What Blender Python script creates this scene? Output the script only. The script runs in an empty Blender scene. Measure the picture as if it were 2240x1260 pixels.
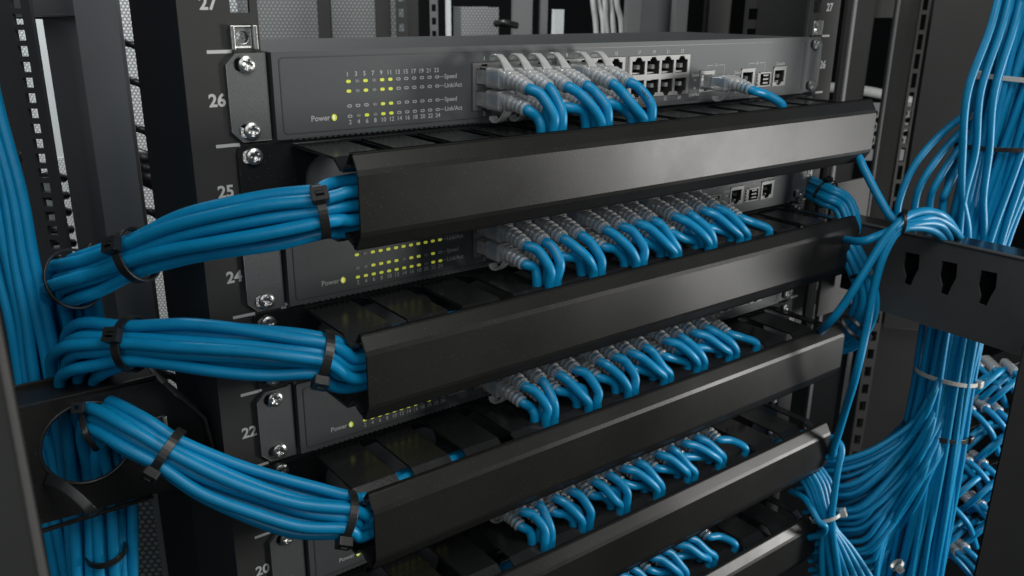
import bpy, math, random
from mathutils import Vector, Matrix, Euler
from mathutils.geometry import tessellate_polygon

# ------------------------------------------------------------------ camera, world, light
SC = bpy.context.scene
MM = 0.001
CAM = Vector((-390.707, -419.604, 24.307))
ROT = Euler((1.24810767, -0.0102021, -0.65268315), 'XYZ')
FPX = 1881.387
cam_data = bpy.data.cameras.new('camera')
cam = bpy.data.objects.new('camera', cam_data)
SC.collection.objects.link(cam)
SC.camera = cam
cam.location = CAM * MM
cam.rotation_euler = ROT
cam_data.sensor_width = 36
cam_data.lens = FPX / 2240 * 36
cam_data.clip_start = 0.005
cam_data.clip_end = 50
cam_data.dof.use_dof = True
cam_data.dof.focus_distance = 0.50
cam_data.dof.aperture_fstop = 16.0
SC.view_settings.view_transform = 'Standard'
SC.view_settings.look = 'None'
SC.view_settings.exposure = 0.0
SC.view_settings.gamma = 1.0
SC.cycles.use_denoising = True
SC.cycles.max_bounces = 6
SC.cycles.transparent_max_bounces = 12
SC.cycles.sample_clamp_indirect = 3.0
world = bpy.data.worlds.new('World')
SC.world = world
world.use_nodes = True
bg = world.node_tree.nodes['Background']
bg.inputs[0].default_value = (0.55, 0.75, 0.85, 1)
bg.inputs[1].default_value = 0.055


def area(name, loc, target, size, power, col=(1, 1, 1), sy=None):
    ld = bpy.data.lights.new(name, 'AREA')
    ld.energy = power
    ld.color = col
    ld.size = size * MM
    if sy:
        ld.shape = 'RECTANGLE'
        ld.size_y = sy * MM
    o = bpy.data.objects.new(name, ld)
    SC.collection.objects.link(o)
    o.location = Vector(loc) * MM
    d = (Vector(target) - Vector(loc))
    o.rotation_euler = d.to_track_quat('-Z', 'Y').to_euler()
    return o


area('key_light', (1260, -1120, -190), (150, 0, -170), 300, 14.0, (1.0, 0.985, 0.96), 380)
area('right_low_fill', (720, -560, -330), (330, -80, -430), 240, 2.4, (1.0, 0.99, 0.97))
area('top_light', (-40, -680, 620), (0, 0, -100), 560, 5.4, (1.0, 0.99, 0.97))
area('left_fill', (-700, -700, 250), (-250, 0, -120), 500, 1.7, (0.92, 0.97, 1.0))
area('back_fill', (-120, 620, 700), (-60, 1100, 0), 500, 13.0, (0.96, 0.99, 1.0))  # unseen lamp added to brighten the perforated doors behind

# ------------------------------------------------------------------ helpers
M3 = ROT.to_matrix()


def ray(px, py):
    return M3 @ Vector(((px - 1120) / FPX, -(py - 630) / FPX, -1.0))


def at(px, py, depth):
    return CAM + ray(px, py) * depth


def atx(px, py, X):
    d = ray(px, py)
    return CAM + d * ((X - CAM.x) / d.x)


def aty(px, py, Y):
    d = ray(px, py)
    return CAM + d * ((Y - CAM.y) / d.y)


class MB:
    def __init__(s):
        s.v = []
        s.f = []
        s.sm = []

    def add(s, vs, fs, smooth=False):
        n = len(s.v)
        s.v += [tuple(v) for v in vs]
        s.f += [tuple(i + n for i in f) for f in fs]
        s.sm += [smooth] * len(fs)
        return s

    def box(s, x0, x1, y0, y1, z0, z1, skip=()):
        vs = [(x, y, z) for x in (x0, x1) for y in (y0, y1) for z in (z0, z1)]
        fs = {'x0': (0, 1, 3, 2), 'x1': (4, 6, 7, 5), 'y0': (0, 4, 5, 1), 'y1': (2, 3, 7, 6), 'z0': (0, 2, 6, 4), 'z1': (1, 5, 7, 3)}
        return s.add(vs, [f for k, f in fs.items() if k not in skip])

    def build(s, name, mat, parent=None, origin=None, bevel=0, coll=True):
        key = None
        me = bpy.data.meshes.new(name)
        o0 = Vector(origin) if origin is not None else Vector((0, 0, 0))
        me.from_pydata([((v[0] - o0.x) * MM, (v[1] - o0.y) * MM, (v[2] - o0.z) * MM) for v in s.v], [], s.f)
        me.polygons.foreach_set('use_smooth', s.sm)
        me.update()
        me.materials.append(mat)
        o = bpy.data.objects.new(name, me)
        SC.collection.objects.link(o)
        if parent is not None:
            o.parent = parent
        elif origin is not None:
            o.location = o0 * MM
        if bevel:
            b = o.modifiers.new('bevel', 'BEVEL')
            b.width = bevel * MM
            b.segments = 2
            b.limit_method = 'ANGLE'
            b.angle_limit = math.radians(40)
        return o


def share(o, parent, name=None):
    c = bpy.data.objects.new(name or o.name.split('.')[0], o.data)
    SC.collection.objects.link(c)
    c.parent = parent
    for m in o.modifiers:
        k = c.modifiers.new(m.name, m.type)
        if m.type == 'BEVEL':
            k.width, k.segments, k.limit_method, k.angle_limit = m.width, m.segments, m.limit_method, m.angle_limit
    return c


def empty(name, loc, label, cat, group=None):
    o = bpy.data.objects.new(name, None)
    SC.collection.objects.link(o)
    o.location = Vector(loc) * MM
    o.empty_display_size = 0.01
    o['label'] = label
    o['category'] = cat
    if group:
        o['group'] = group
    return o


def tag(o, label, cat, group=None):
    o['label'] = label
    o['category'] = cat
    if group:
        o['group'] = group
    return o


ORD = ['first', 'second', 'third', 'fourth', 'fifth', 'sixth', 'seventh', 'eighth', 'ninth', 'tenth', 'eleventh', 'twelfth',
       'thirteenth', 'fourteenth', 'fifteenth', 'sixteenth', 'seventeenth', 'eighteenth', 'nineteenth', 'twentieth',
       'twenty-first', 'twenty-second', 'twenty-third', 'twenty-fourth', 'twenty-fifth', 'twenty-sixth', 'twenty-seventh',
       'twenty-eighth', 'twenty-ninth', 'thirtieth', 'thirty-first', 'thirty-second', 'thirty-third', 'thirty-fourth', 'thirty-fifth', 'thirty-sixth', 'thirty-seventh', 'thirty-eighth']


def plate(mb, outer, holes, fn, t0, t1):
    """outline with holes in (u,v), mapped by fn(u,v,t), extruded t0..t1"""
    loops = [outer] + list(holes)
    tris = tessellate_polygon([[Vector((a, b, 0)) for a, b in L] for L in loops])
    pts = [q for L in loops for q in L]
    n = len(pts)
    vs = [fn(a, b, t0) for a, b in pts] + [fn(a, b, t1) for a, b in pts]
    fs = [tuple(t) for t in tris] + [tuple(i + n for i in reversed(t)) for t in tris]
    k = 0
    for L in loops:
        m = len(L)
        for i in range(m):
            a, b = k + i, k + (i + 1) % m
            fs.append((a, b, b + n, a + n))
        k += m
    mb.add(vs, fs)


XZ = lambda u, v, t: (u, t, v)
YZ = lambda u, v, t: (t, u, v)


def rect(u0, u1, v0, v1):
    return [(u0, v0), (u1, v0), (u1, v1), (u0, v1)]


def rrect(u0, u1, v0, v1, r, n=5):
    out = []
    for cx, cy, a0 in ((u1 - r, v1 - r, 0), (u0 + r, v1 - r, 90), (u0 + r, v0 + r, 180), (u1 - r, v0 + r, 270)):
        for i in range(n + 1):
            a = math.radians(a0 + 90 * i / n)
            out.append((cx + r * math.cos(a), cy + r * math.sin(a)))
    return out


def circ(cx, cy, rx, ry=None, n=32):
    ry = ry or rx
    return [(cx + rx * math.cos(2 * math.pi * i / n), cy + ry * math.sin(2 * math.pi * i / n)) for i in range(n)]


def catmull(P, k=6):
    P = [Vector(q) for q in P]
    if len(P) < 3:
        return P
    Q = [P[0] * 2 - P[1]] + P + [P[-1] * 2 - P[-2]]
    out = []
    for i in range(1, len(Q) - 2):
        a, b, c, d = Q[i - 1], Q[i], Q[i + 1], Q[i + 2]
        for j in range(k):
            t = j / k
            out.append(0.5 * ((2 * b) + (c - a) * t + (2 * a - 5 * b + 4 * c - d) * t * t + (3 * b - 3 * c + d - a) * t ** 3))
    out.append(P[-1])
    return out


def frames(path, up=None):
    T = []
    for i in range(len(path)):
        a = path[max(0, i - 1)]
        b = path[min(len(path) - 1, i + 1)]
        T.append((b - a).normalized())
    if up is None:
        up = Vector((0, 0, 1)) if abs(T[0].z) < 0.9 else Vector((1, 0, 0))
    u = (up - T[0] * up.dot(T[0])).normalized()
    out = []
    for i, t in enumerate(T):
        u = (u - t * u.dot(t))
        u.normalize()
        out.append((t, u, t.cross(u)))
    return out


def tube(mb, path, r, sides=10, caps=True):
    fr = frames(path)
    vs, fs = [], []
    for i, (p, (t, u, w)) in enumerate(zip(path, fr)):
        rr = r[i] if isinstance(r, (list, tuple)) else r
        for j in range(sides):
            a = 2 * math.pi * j / sides
            vs.append(p + (u * math.cos(a) + w * math.sin(a)) * rr)
    for i in range(len(path) - 1):
        for j in range(sides):
            k = (j + 1) % sides
            fs.append((i * sides + j, i * sides + k, (i + 1) * sides + k, (i + 1) * sides + j))
    mb.add(vs, fs, True)
    if caps:
        n = len(path)
        mb.add([vs[j] for j in range(sides)], [tuple(range(sides - 1, -1, -1))])
        mb.add([vs[(n - 1) * sides + j] for j in range(sides)], [tuple(range(sides))])


def loft(mb, path, secs, n=20, smooth=True, up=Vector((0, 0, 1))):
    """secs: (halfwidth, halfheight, exponent) per path point"""
    fr = frames(path, up)
    vs, fs = [], []
    for p, (t, u, w), (hw, hh, e) in zip(path, fr, secs):
        for j in range(n):
            a = 2 * math.pi * (j + 0.5) / n
            c, s_ = math.cos(a), math.sin(a)
            x = math.copysign(abs(c) ** (2 / e), c) * hw
            y = math.copysign(abs(s_) ** (2 / e), s_) * hh
            vs.append(p + w * x + u * y)
    for i in range(len(path) - 1):
        for j in range(n):
            k = (j + 1) % n
            fs.append((i * n + j, i * n + k, (i + 1) * n + k, (i + 1) * n + j))
    fs.append(tuple(range(n - 1, -1, -1)))
    fs.append(tuple((len(path) - 1) * n + j for j in range(n)))
    mb.add(vs, fs, smooth)


def ribbon(mb, path, normals, w, t):
    """strap: path with outward normals, width w, thickness t"""
    vs, fs = [], []
    n = len(path)
    for i, p in enumerate(path):
        a = path[(i - 1) % n]
        b = path[(i + 1) % n]
        T = (b - a).normalized()
        N = normals[i].normalized()
        S = T.cross(N).normalized()
        for du, dn in ((-w / 2, 0), (w / 2, 0), (w / 2, t), (-w / 2, t)):
            vs.append(p + S * du + N * dn)
    for i in range(n):
        k = (i + 1) % n
        for j in range(4):
            l = (j + 1) % 4
            fs.append((i * 4 + j, i * 4 + l, k * 4 + l, k * 4 + j))
    mb.add(vs, fs, False)


def text_mb(mb, s, size, fn, align='CENTER', bold=0.0, yoff=0.0):
    """flat lettering; fn maps (u,v) local mm to 3d"""
    cu = bpy.data.curves.new('t', 'FONT')
    cu.body = s
    cu.size = size
    cu.align_x = align
    cu.align_y = 'CENTER'
    cu.offset = bold * (size if size > 5 else 2.0)
    cu.extrude = 0
    cu.resolution_u = 3
    o = bpy.data.objects.new('t', cu)
    SC.collection.objects.link(o)
    dg = bpy.context.evaluated_depsgraph_get()
    me = bpy.data.meshes.new_from_object(o.evaluated_get(dg))
    mb.add([fn(v.co.x, v.co.y) for v in me.vertices], [tuple(q.vertices) for q in me.polygons])
    bpy.data.objects.remove(o)
    bpy.data.curves.remove(cu)
    bpy.data.meshes.remove(me)


# ------------------------------------------------------------------ materials
def mat(name, col, rough=0.5, metal=0.0, bump=0.0, bscale=800, emis=None, estr=0, alpha=1, coat=0, var=0.0, vscale=60, spec=0.5, rvar=0.0, trans=0):
    m = bpy.data.materials.new(name)
    m.use_nodes = True
    nt = m.node_tree
    b = nt.nodes['Principled BSDF']
    b.inputs['Base Color'].default_value = (*col, 1)
    b.inputs['Roughness'].default_value = rough
    b.inputs['Metallic'].default_value = metal
    b.inputs['Specular IOR Level'].default_value = spec
    b.inputs['Alpha'].default_value = alpha
    b.inputs['Coat Weight'].default_value = coat
    b.inputs['Transmission Weight'].default_value = trans
    if emis:
        b.inputs['Emission Color'].default_value = (*emis, 1)
        b.inputs['Emission Strength'].default_value = estr
    tc = nt.nodes.new('ShaderNodeTexCoord')
    if bump:
        n = nt.nodes.new('ShaderNodeTexNoise')
        n.inputs['Scale'].default_value = bscale
        n.inputs['Detail'].default_value = 3
        bp = nt.nodes.new('ShaderNodeBump')
        bp.inputs['Strength'].default_value = bump
        bp.inputs['Distance'].default_value = 0.0002
        nt.links.new(tc.outputs['Object'], n.inputs['Vector'])
        nt.links.new(n.outputs['Fac'], bp.inputs['Height'])
        nt.links.new(bp.outputs['Normal'], b.inputs['Normal'])
    if var or rvar:
        n2 = nt.nodes.new('ShaderNodeTexNoise')
        n2.inputs['Scale'].default_value = vscale
        n2.inputs['Detail'].default_value = 6
        n2.inputs['Roughness'].default_value = 0.65
        nt.links.new(tc.outputs['Object'], n2.inputs['Vector'])
        if var:
            mx = nt.nodes.new('ShaderNodeMix')
            mx.data_type = 'RGBA'
            mx.inputs['A'].default_value = (*[c * (1 - var) for c in col], 1)
            mx.inputs['B'].default_value = (*[min(1, c * (1 + var)) for c in col], 1)
            nt.links.new(n2.outputs['Fac'], mx.inputs['Factor'])
            nt.links.new(mx.outputs['Result'], b.inputs['Base Color'])
        if rvar:
            mr = nt.nodes.new('ShaderNodeMapRange')
            mr.inputs['From Min'].default_value = 0.3
            mr.inputs['From Max'].default_value = 0.7
            mr.inputs['To Min'].default_value = rough - rvar
            mr.inputs['To Max'].default_value = rough + rvar
            nt.links.new(n2.outputs['Fac'], mr.inputs['Value'])
            nt.links.new(mr.outputs['Result'], b.inputs['Roughness'])
    return m


def dusty(m, amount=0.35, scale=1400):
    """sparse dust specks on painted metal"""
    nt = m.node_tree
    b = nt.nodes['Principled BSDF']
    tc = nt.nodes.new('ShaderNodeTexCoord')
    v = nt.nodes.new('ShaderNodeTexVoronoi')
    v.inputs['Scale'].default_value = scale * 0.5
    nt.links.new(tc.outputs['Object'], v.inputs['Vector'])
    big = nt.nodes.new('ShaderNodeTexNoise')
    big.inputs['Scale'].default_value = 30
    nt.links.new(tc.outputs['Object'], big.inputs['Vector'])
    lt = nt.nodes.new('ShaderNodeMath')
    lt.operation = 'LESS_THAN'
    nt.links.new(v.outputs['Distance'], lt.inputs[0])
    lt.inputs[1].default_value = 0.13
    sep = nt.nodes.new('ShaderNodeSeparateColor')
    nt.links.new(v.outputs['Color'], sep.inputs['Color'])
    g = nt.nodes.new('ShaderNodeMath')
    g.operation = 'GREATER_THAN'
    nt.links.new(sep.outputs[0], g.inputs[0])
    g.inputs[1].default_value = 0.72
    mu = nt.nodes.new('ShaderNodeMath')
    mu.operation = 'MULTIPLY'
    nt.links.new(lt.outputs[0], mu.inputs[0])
    nt.links.new(g.outputs[0], mu.inputs[1])
    mu2 = nt.nodes.new('ShaderNodeMath')
    mu2.operation = 'MULTIPLY'
    mu2.use_clamp = True
    nt.links.new(mu.outputs[0], mu2.inputs[0])
    mu2.inputs[1].default_value = amount
    mx = nt.nodes.new('ShaderNodeMix')
    mx.data_type = 'RGBA'
    src = b.inputs['Base Color'].links[0].from_socket if b.inputs['Base Color'].links else None
    if src:
        nt.links.new(src, mx.inputs['A'])
    else:
        mx.inputs['A'].default_value = b.inputs['Base Color'].default_value
    mx.inputs['B'].default_value = (0.35, 0.35, 0.34, 1)
    nt.links.new(mu2.outputs[0], mx.inputs['Factor'])
    nt.links.new(mx.outputs['Result'], b.inputs['Base Color'])
    return m


m_black = dusty(mat('black_powder_coat', (0.0155, 0.015, 0.0142), 0.325, bump=0.14, bscale=900, var=0.15, vscale=12, rvar=0.05, spec=0.20), 0.2)
m_tray = dusty(mat('black_gloss_paint', (0.014, 0.0145, 0.015), 0.22, bump=0.2, bscale=500, rvar=0.04, vscale=40, spec=0.5), 0.3)
m_rail = mat('rail_powder_coat', (0.036, 0.035, 0.034), 0.6, bump=0.3, bscale=900, var=0.15, vscale=30, spec=0.3)
m_grey = mat('grey_panel_paint', (0.073, 0.079, 0.081), 0.55, metal=0.1, bump=0.3, bscale=1500, var=0.08, vscale=500)
m_lid = dusty(mat('grey_lid_paint', (0.07, 0.074, 0.074), 0.5, metal=0.2, bump=0.6, bscale=900, var=0.25, vscale=900), 0.25)
m_ear = mat('grey_ear_metal', (0.15, 0.155, 0.155), 0.42, metal=0.45, bump=0.5, bscale=1400, var=0.12, vscale=700)
m_back = mat('grey_sheet_metal', (0.19, 0.195, 0.20), 0.6, metal=0.2, var=0.1, vscale=200)
m_silver = mat('port_shield_metal', (0.185, 0.185, 0.18), 0.45, metal=0.3, bump=0.2, bscale=1200, var=0.15, vscale=300)
m_screw = mat('zinc_plated_steel', (0.50, 0.50, 0.48), 0.30, metal=0.9, bump=0.3, bscale=900, var=0.25, vscale=400)
m_dark = mat('socket_black_plastic', (0.05, 0.05, 0.05), 0.4)
m_sock = mat('socket_grey_plastic', (0.36, 0.36, 0.355), 0.35)
m_blue = mat('blue_cable_jacket', (0.002, 0.235, 0.47), 0.40, bump=0.9, bscale=130, var=0.25, vscale=35, spec=0.38, rvar=0.06)
m_tie = mat('black_nylon', (0.016, 0.016, 0.016), 0.36, bump=0.2, bscale=600)
m_wtie = mat('white_nylon', (0.48, 0.47, 0.44), 0.45)
m_print = mat('white_print', (0.50, 0.50, 0.49), 0.6)
m_print2 = mat('grey_white_print', (0.42, 0.425, 0.42), 0.6)
m_ink = mat('dark_jacket_print', (0.004, 0.03, 0.07), 0.6)
m_led = mat('lit_green_led', (0.52, 0.56, 0.06), 0.4, emis=(0.50, 0.53, 0.06), estr=0.42)
m_ledc = mat('lit_led_core', (0.75, 0.76, 0.55), 0.4, emis=(0.50, 0.54, 0.30), estr=0.6)
m_ledoff = mat('unlit_led_lens', (0.20, 0.20, 0.19), 0.35)
m_wall = mat('dark_room_paint', (0.010, 0.011, 0.012), 0.8, var=0.3, vscale=3)
m_brk = dusty(mat('bracket_powder_coat', (0.062, 0.061, 0.058), 0.5, bump=0.4, bscale=900, var=0.2, vscale=30))
m_fg = mat('grey_brown_post_paint', (0.055, 0.053, 0.05), 0.6, var=0.15, vscale=20)
m_white = mat('white_tube_plastic', (0.42, 0.43, 0.42), 0.5)
m_postgrey = mat('grey_frame_paint', (0.15, 0.155, 0.158), 0.55, bump=0.2, bscale=300, var=0.15, vscale=10)
m_postbrown = mat('dark_frame_paint', (0.03, 0.029, 0.028), 0.5, var=0.2, vscale=12)
m_postlight = mat('light_frame_paint', (0.17, 0.175, 0.175), 0.5, var=0.1, vscale=10)
m_bright = mat('pale_metal_and_lit_gap', (0.8, 0.83, 0.83), 0.5, var=0.15, vscale=15)  # pale metal, also carries the brightness of the lit gap in its colour

# translucent clear plug plastic
m_clear = bpy.data.materials.new('clear_plug_plastic')
m_clear.use_nodes = True
nt = m_clear.node_tree
b = nt.nodes['Principled BSDF']
b.inputs['Base Color'].default_value = (0.52, 0.52, 0.51, 1)
b.inputs['Roughness'].default_value = 0.12
b.inputs['Coat Weight'].default_value = 0.4
tr = nt.nodes.new('ShaderNodeBsdfTransparent')
tr.inputs[0].default_value = (0.92, 0.95, 0.96, 1)
mxs = nt.nodes.new('ShaderNodeMixShader')
ns = nt.nodes.new('ShaderNodeTexNoise')
ns.inputs['Scale'].default_value = 120
tcn = nt.nodes.new('ShaderNodeTexCoord')
nt.links.new(tcn.outputs['Object'], ns.inputs['Vector'])
mrn = nt.nodes.new('ShaderNodeMapRange')
mrn.inputs['From Min'].default_value = 0.35
mrn.inputs['From Max'].default_value = 0.65
mrn.inputs['To Min'].default_value = 0.52
mrn.inputs['To Max'].default_value = 0.80
nt.links.new(ns.outputs['Fac'], mrn.inputs['Value'])
nt.links.new(mrn.outputs['Result'], mxs.inputs[0])
nt.links.new(tr.outputs[0], mxs.inputs[1])
nt.links.new(b.outputs[0], mxs.inputs[2])
nt.links.new(mxs.outputs[0], nt.nodes['Material Output'].inputs[0])


m_latch = m_clear.copy()
m_latch.name = 'milky_latch_plastic'
for n_ in m_latch.node_tree.nodes:
    if n_.type == 'MAP_RANGE':
        n_.inputs['To Min'].default_value = 0.7
        n_.inputs['To Max'].default_value = 0.92


def mesh_mat(name, col_hole, col_web, pitch, axis='XZ', rad=0.33):
    """hexagonal perforation pattern of a perforated sheet, in object space"""
    m = bpy.data.materials.new(name)
    m.use_nodes = True
    nt = m.node_tree
    b = nt.nodes['Principled BSDF']
    b.inputs['Roughness'].default_value = 0.5
    tc = nt.nodes.new('ShaderNodeTexCoord')
    sp = nt.nodes.new('ShaderNodeSeparateXYZ')
    nt.links.new(tc.outputs['Object'], sp.inputs[0])

    def mth(op, a, b_=None):
        n = nt.nodes.new('ShaderNodeMath')
        n.operation = op
        for i, q in enumerate((a, b_)):
            if q is None:
                continue
            if isinstance(q, (int, float)):
                n.inputs[i].default_value = q
            else:
                nt.links.new(q, n.inputs[i])
        return n.outputs[0]
    p = pitch * MM
    U = mth('DIVIDE', sp.outputs[0], p)
    V = mth('DIVIDE', sp.outputs[2], p * 1.732)

    def dist(off):
        fu = mth('SUBTRACT', mth('FRACT', mth('ADD', U, off)), 0.5)
        fv = mth('MULTIPLY', mth('SUBTRACT', mth('FRACT', mth('ADD', V, off)), 0.5), 1.732)
        return mth('SQRT', mth('ADD', mth('MULTIPLY', fu, fu), mth('MULTIPLY', fv, fv)))
    d = mth('MINIMUM', dist(0.0), dist(0.5))
    mr = nt.nodes.new('ShaderNodeMapRange')
    mr.inputs['From Min'].default_value = rad - 0.06
    mr.inputs['From Max'].default_value = rad + 0.06
    nt.links.new(d, mr.inputs['Value'])
    mx = nt.nodes.new('ShaderNodeMix')
    mx.data_type = 'RGBA'
    mx.inputs['A'].default_value = (*col_hole, 1)  # pale hole colour paints in light coming through from behind
    mx.inputs['B'].default_value = (*col_web, 1)
    nt.links.new(mr.outputs['Result'], mx.inputs['Factor'])
    nt.links.new(mx.outputs['Result'], b.inputs['Base Color'])
    return m


m_mesh = mesh_mat('perforated_sheet', (0.28, 0.29, 0.29), (0.125, 0.13, 0.13), 4.6)
m_meshb = mesh_mat('backlit_perforated_sheet', (0.85, 0.88, 0.88), (0.22, 0.23, 0.23), 4.1)
m_meshc = mesh_mat('dull_perforated_sheet', (0.25, 0.26, 0.26), (0.07, 0.075, 0.075), 5.0)

# ------------------------------------------------------------------ the rack
U = 44.45


def ztop(u):
    return -(26 - u) * U


def rail(name, x0, x1, hx, numx, tickx, units, label, side):
    root = empty(name, ((x0 + x1) / 2, 0, -560), label, 'rack rail')
    org = ((x0 + x1) / 2, 0, -560)
    cuts = [-620.0]
    for u in range(12, 28):
        for dz in (-38.1, -22.225, -6.35):
            z = ztop(u) + dz
            cuts += [z - 4.75, z + 4.75]
    cuts.append(70.0)
    mb = MB()
    h0, h1 = hx - 4.75, hx + 4.75
    for k in range(len(cuts) - 1):
        a, b = cuts[k], cuts[k + 1]
        open_ = k % 2 == 1
        for (u0, u1) in ((x0, h0), (h0, h1), (h1, x1)):
            if open_ and u0 == h0:
                mb.add([(h0, 0, a), (h1, 0, a), (h1, 0, b), (h0, 0, b), (h0, 2.2, a), (h1, 2.2, a), (h1, 2.2, b), (h0, 2.2, b)],
                       [(0, 1, 5, 4), (3, 7, 6, 2), (0, 4, 7, 3), (1, 2, 6, 5)])
                continue
            mb.add([(u0, 0, a), (u1, 0, a), (u1, 0, b), (u0, 0, b)], [(0, 1, 2, 3)])
            mb.add([(u0, 2.2, a), (u1, 2.2, a), (u1, 2.2, b), (u0, 2.2, b)], [(3, 2, 1, 0)])
    mb.add([(x0, 0, -620), (x0, 2.2, -620), (x0, 2.2, 70), (x0, 0, 70)], [(0, 3, 2, 1)])
    mb.add([(x1, 0, -620), (x1, 2.2, -620), (x1, 2.2, 70), (x1, 0, 70)], [(0, 1, 2, 3)])
    mb.build('front_face', m_rail, root, org)
    s = -1 if side == 'L' else 1
    xo = x0 if side == 'L' else x1
    mb = MB()
    a, b = (xo, xo + 2.2) if side == 'L' else (xo - 2.2, xo)
    mb.box(a, b, 2.3, 79, -620, 70)
    mb.build('side_flange', m_postbrown, root, org, bevel=0.5)
    for u in units:
        mb = MB()
        z = ztop(u) - 23
        text_mb(mb, str(u), 8.4, lambda a_, b_: (numx + a_ * 0.98, -0.15, z + b_), bold=0.03)
        o = mb.build('unit_number', m_print, root, org)
        o['label'] = 'white unit number %d printed on the rail' % u
    for u in range(16, 27):
        mb = MB()
        z = ztop(u) - 0.2
        mb.box(tickx[0], tickx[1], -0.12, -0.02, z - 0.8, z + 0.8)
        mb.build('unit_tick', m_print, root, org)
    return root


rail('rack_rail', -262, -223.9, -232.55, -247.6, (-250.3, -238.5), [27, 26, 25, 24, 23, 22, 21, 20, 19], 'black rack rail with white unit numbers at the left ends of the switches', 'L')
rail('rack_rail', 221.7, 264, 232.55, 249.0, (243.5, 253.5), [27, 26, 24, 23, 22, 21, 20], 'black rack rail with white unit numbers at the right ends of the switches', 'R')


def cage_nut(x, z, label, y=0.0):
    r = empty('cage_nut', (x, y - 0.2, z - 5), label, 'cage nut', 'empty cage nuts in the rails')
    org = (x, y - 0.2, z - 5)
    mb = MB()
    mb.box(x - 6.5, x - 4.6, y - 3.0, y + 3.0, z - 5.6, z + 5.6)
    mb.box(x + 4.6, x + 6.5, y - 3.0, y + 3.0, z - 5.6, z + 5.6)
    mb.box(x - 4.5, x + 4.5, y - 0.6, y + 0.1, z - 5.4, z - 4.4)
    mb.box(x - 4.5, x + 4.5, y - 0.6, y + 0.1, z + 4.4, z + 5.4)
    mb.build('spring_cage', m_screw, r, org, bevel=0.3)
    mb = MB()
    plate(mb, rect(x - 4.3, x + 4.3, z - 4.3, z + 4.3), [circ(x, z, 3.0, n=20)], XZ, y - 0.3, y + 4)
    mb.build('square_nut', m_screw, r, org, bevel=0.2)


cage_nut(-232.55, 6.2, 'silver cage nut without a screw above the upper left switch corner')
cage_nut(232.55, 6.2, 'silver cage nut without a screw above the upper right switch corner')

# screw mesh
_scr = None


def make_screw_mesh():
    mb = MB()
    R = 4.15
    rings, seg = 14, 40
    vs = []
    for i in range(rings + 1):
        r = R * i / rings
        h = 2.6 * math.sqrt(max(0, 1 - (r / (R * 1.22)) ** 2))
        for j in range(seg):
            a = 2 * math.pi * j / seg
            x, z = r * math.cos(a), r * math.sin(a)
            ax, az = abs(x), abs(z)
            dep = 0
            w = 0.75
            for p_, q_ in ((ax, az), (az, ax)):
                if p_ < w and q_ < 2.6:
                    dep = max(dep, 1.5 * (1 - q_ / 3.2))
            if r < 1.5:
                dep = max(dep, 1.4 * (1 - r / 2.4))
            vs.append((x, -(h - dep), z))
    fs = []
    for i in range(rings):
        for j in range(seg):
            k = (j + 1) % seg
            fs.append((i * seg + j, i * seg + k, (i + 1) * seg + k, (i + 1) * seg + j))
    mb.add(vs, fs, True)
    # skirt
    y0 = -2.6 * math.sqrt(1 - (1 / 1.22) ** 2)
    n0 = [(R * math.cos(2 * math.pi * j / seg), y, R * math.sin(2 * math.pi * j / seg)) for y in (y0, 0.0) for j in range(seg)]
    mb.add(n0, [(j, (j + 1) % seg, seg + (j + 1) % seg, seg + j) for j in range(seg)], True)
    return mb


def screw(parent, org, x, y, z, rot=0, sc=1.0):
    global _scr
    if _scr is None:
        _scr = make_screw_mesh().build('screw', m_screw, parent)
        o = _scr
    else:
        o = share(_scr, parent, 'screw')
    o.location = (Vector((x, y, z)) - Vector(org)) * MM
    o.rotation_euler = (0, rot, 0)
    o.scale = (sc, sc, sc)
    return o


random.seed(4)


def ear_outline(x_out, x_in, z0, z1, c):
    if x_out < x_in:
        return [(x_in, z0), (x_in, z1), (x_out + c, z1), (x_out, z1 - c), (x_out, z0 + c), (x_out + c, z0)]
    return [(x_in, z0), (x_out - c, z0), (x_out, z0 + c), (x_out, z1 - c), (x_out - c, z1), (x_in, z1)]


# ports on a switch: x centre, and which row
PX = []
for b0 in (-101.4, -38.6, 24.2):
    for i in range(4):
        PX.append(b0 + 8.6 + 14.0 * i)
SLOT = [-181 + 34.9 * k for k in range(12)]


def rj_open(x, z, up):
    """outline of a jack opening with its latch notch"""
    w, h = 5.9, 4.4
    s = 1 if up else -1
    pts = [(x - w, z - s * h), (x + w, z - s * h), (x + w, z + s * h), (x + 3.2, z + s * h), (x + 3.2, z + s * (h + 1.2)), (x + 2.1, z + s * (h + 1.2)), (x + 2.1, z + s * (h + 2.3)),
           (x - 2.1, z + s * (h + 2.3)), (x - 2.1, z + s * (h + 1.2)), (x - 3.2, z + s * (h + 1.2)), (x - 3.2, z + s * h), (x - w, z + s * h)]
    return pts


def led_mesh(kind):
    mb = MB()
    if kind == 'off':
        plate(mb, rrect(-1.35, 1.35, -0.8, 0.8, 0.75), [rrect(-0.85, 0.85, -0.35, 0.35, 0.3)], XZ, -0.12, 0)
        return mb, m_print2
    plate(mb, rrect(-1.3, 1.3, -0.8, 0.8, 0.75), [], XZ, -0.25, 0)
    return mb, (m_led if kind == 'lit' else m_ledoff)


LEDC = {}


def led(parent, org, x, y, z, kind, name='indicator_light'):
    if kind not in LEDC:
        mb, m = led_mesh(kind)
        LEDC[kind] = mb.build(name, m, parent)
        o = LEDC[kind]
    else:
        o = share(LEDC[kind], parent, name)
    o.location = (Vector((x, y, z)) - Vector(org)) * MM


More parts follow.
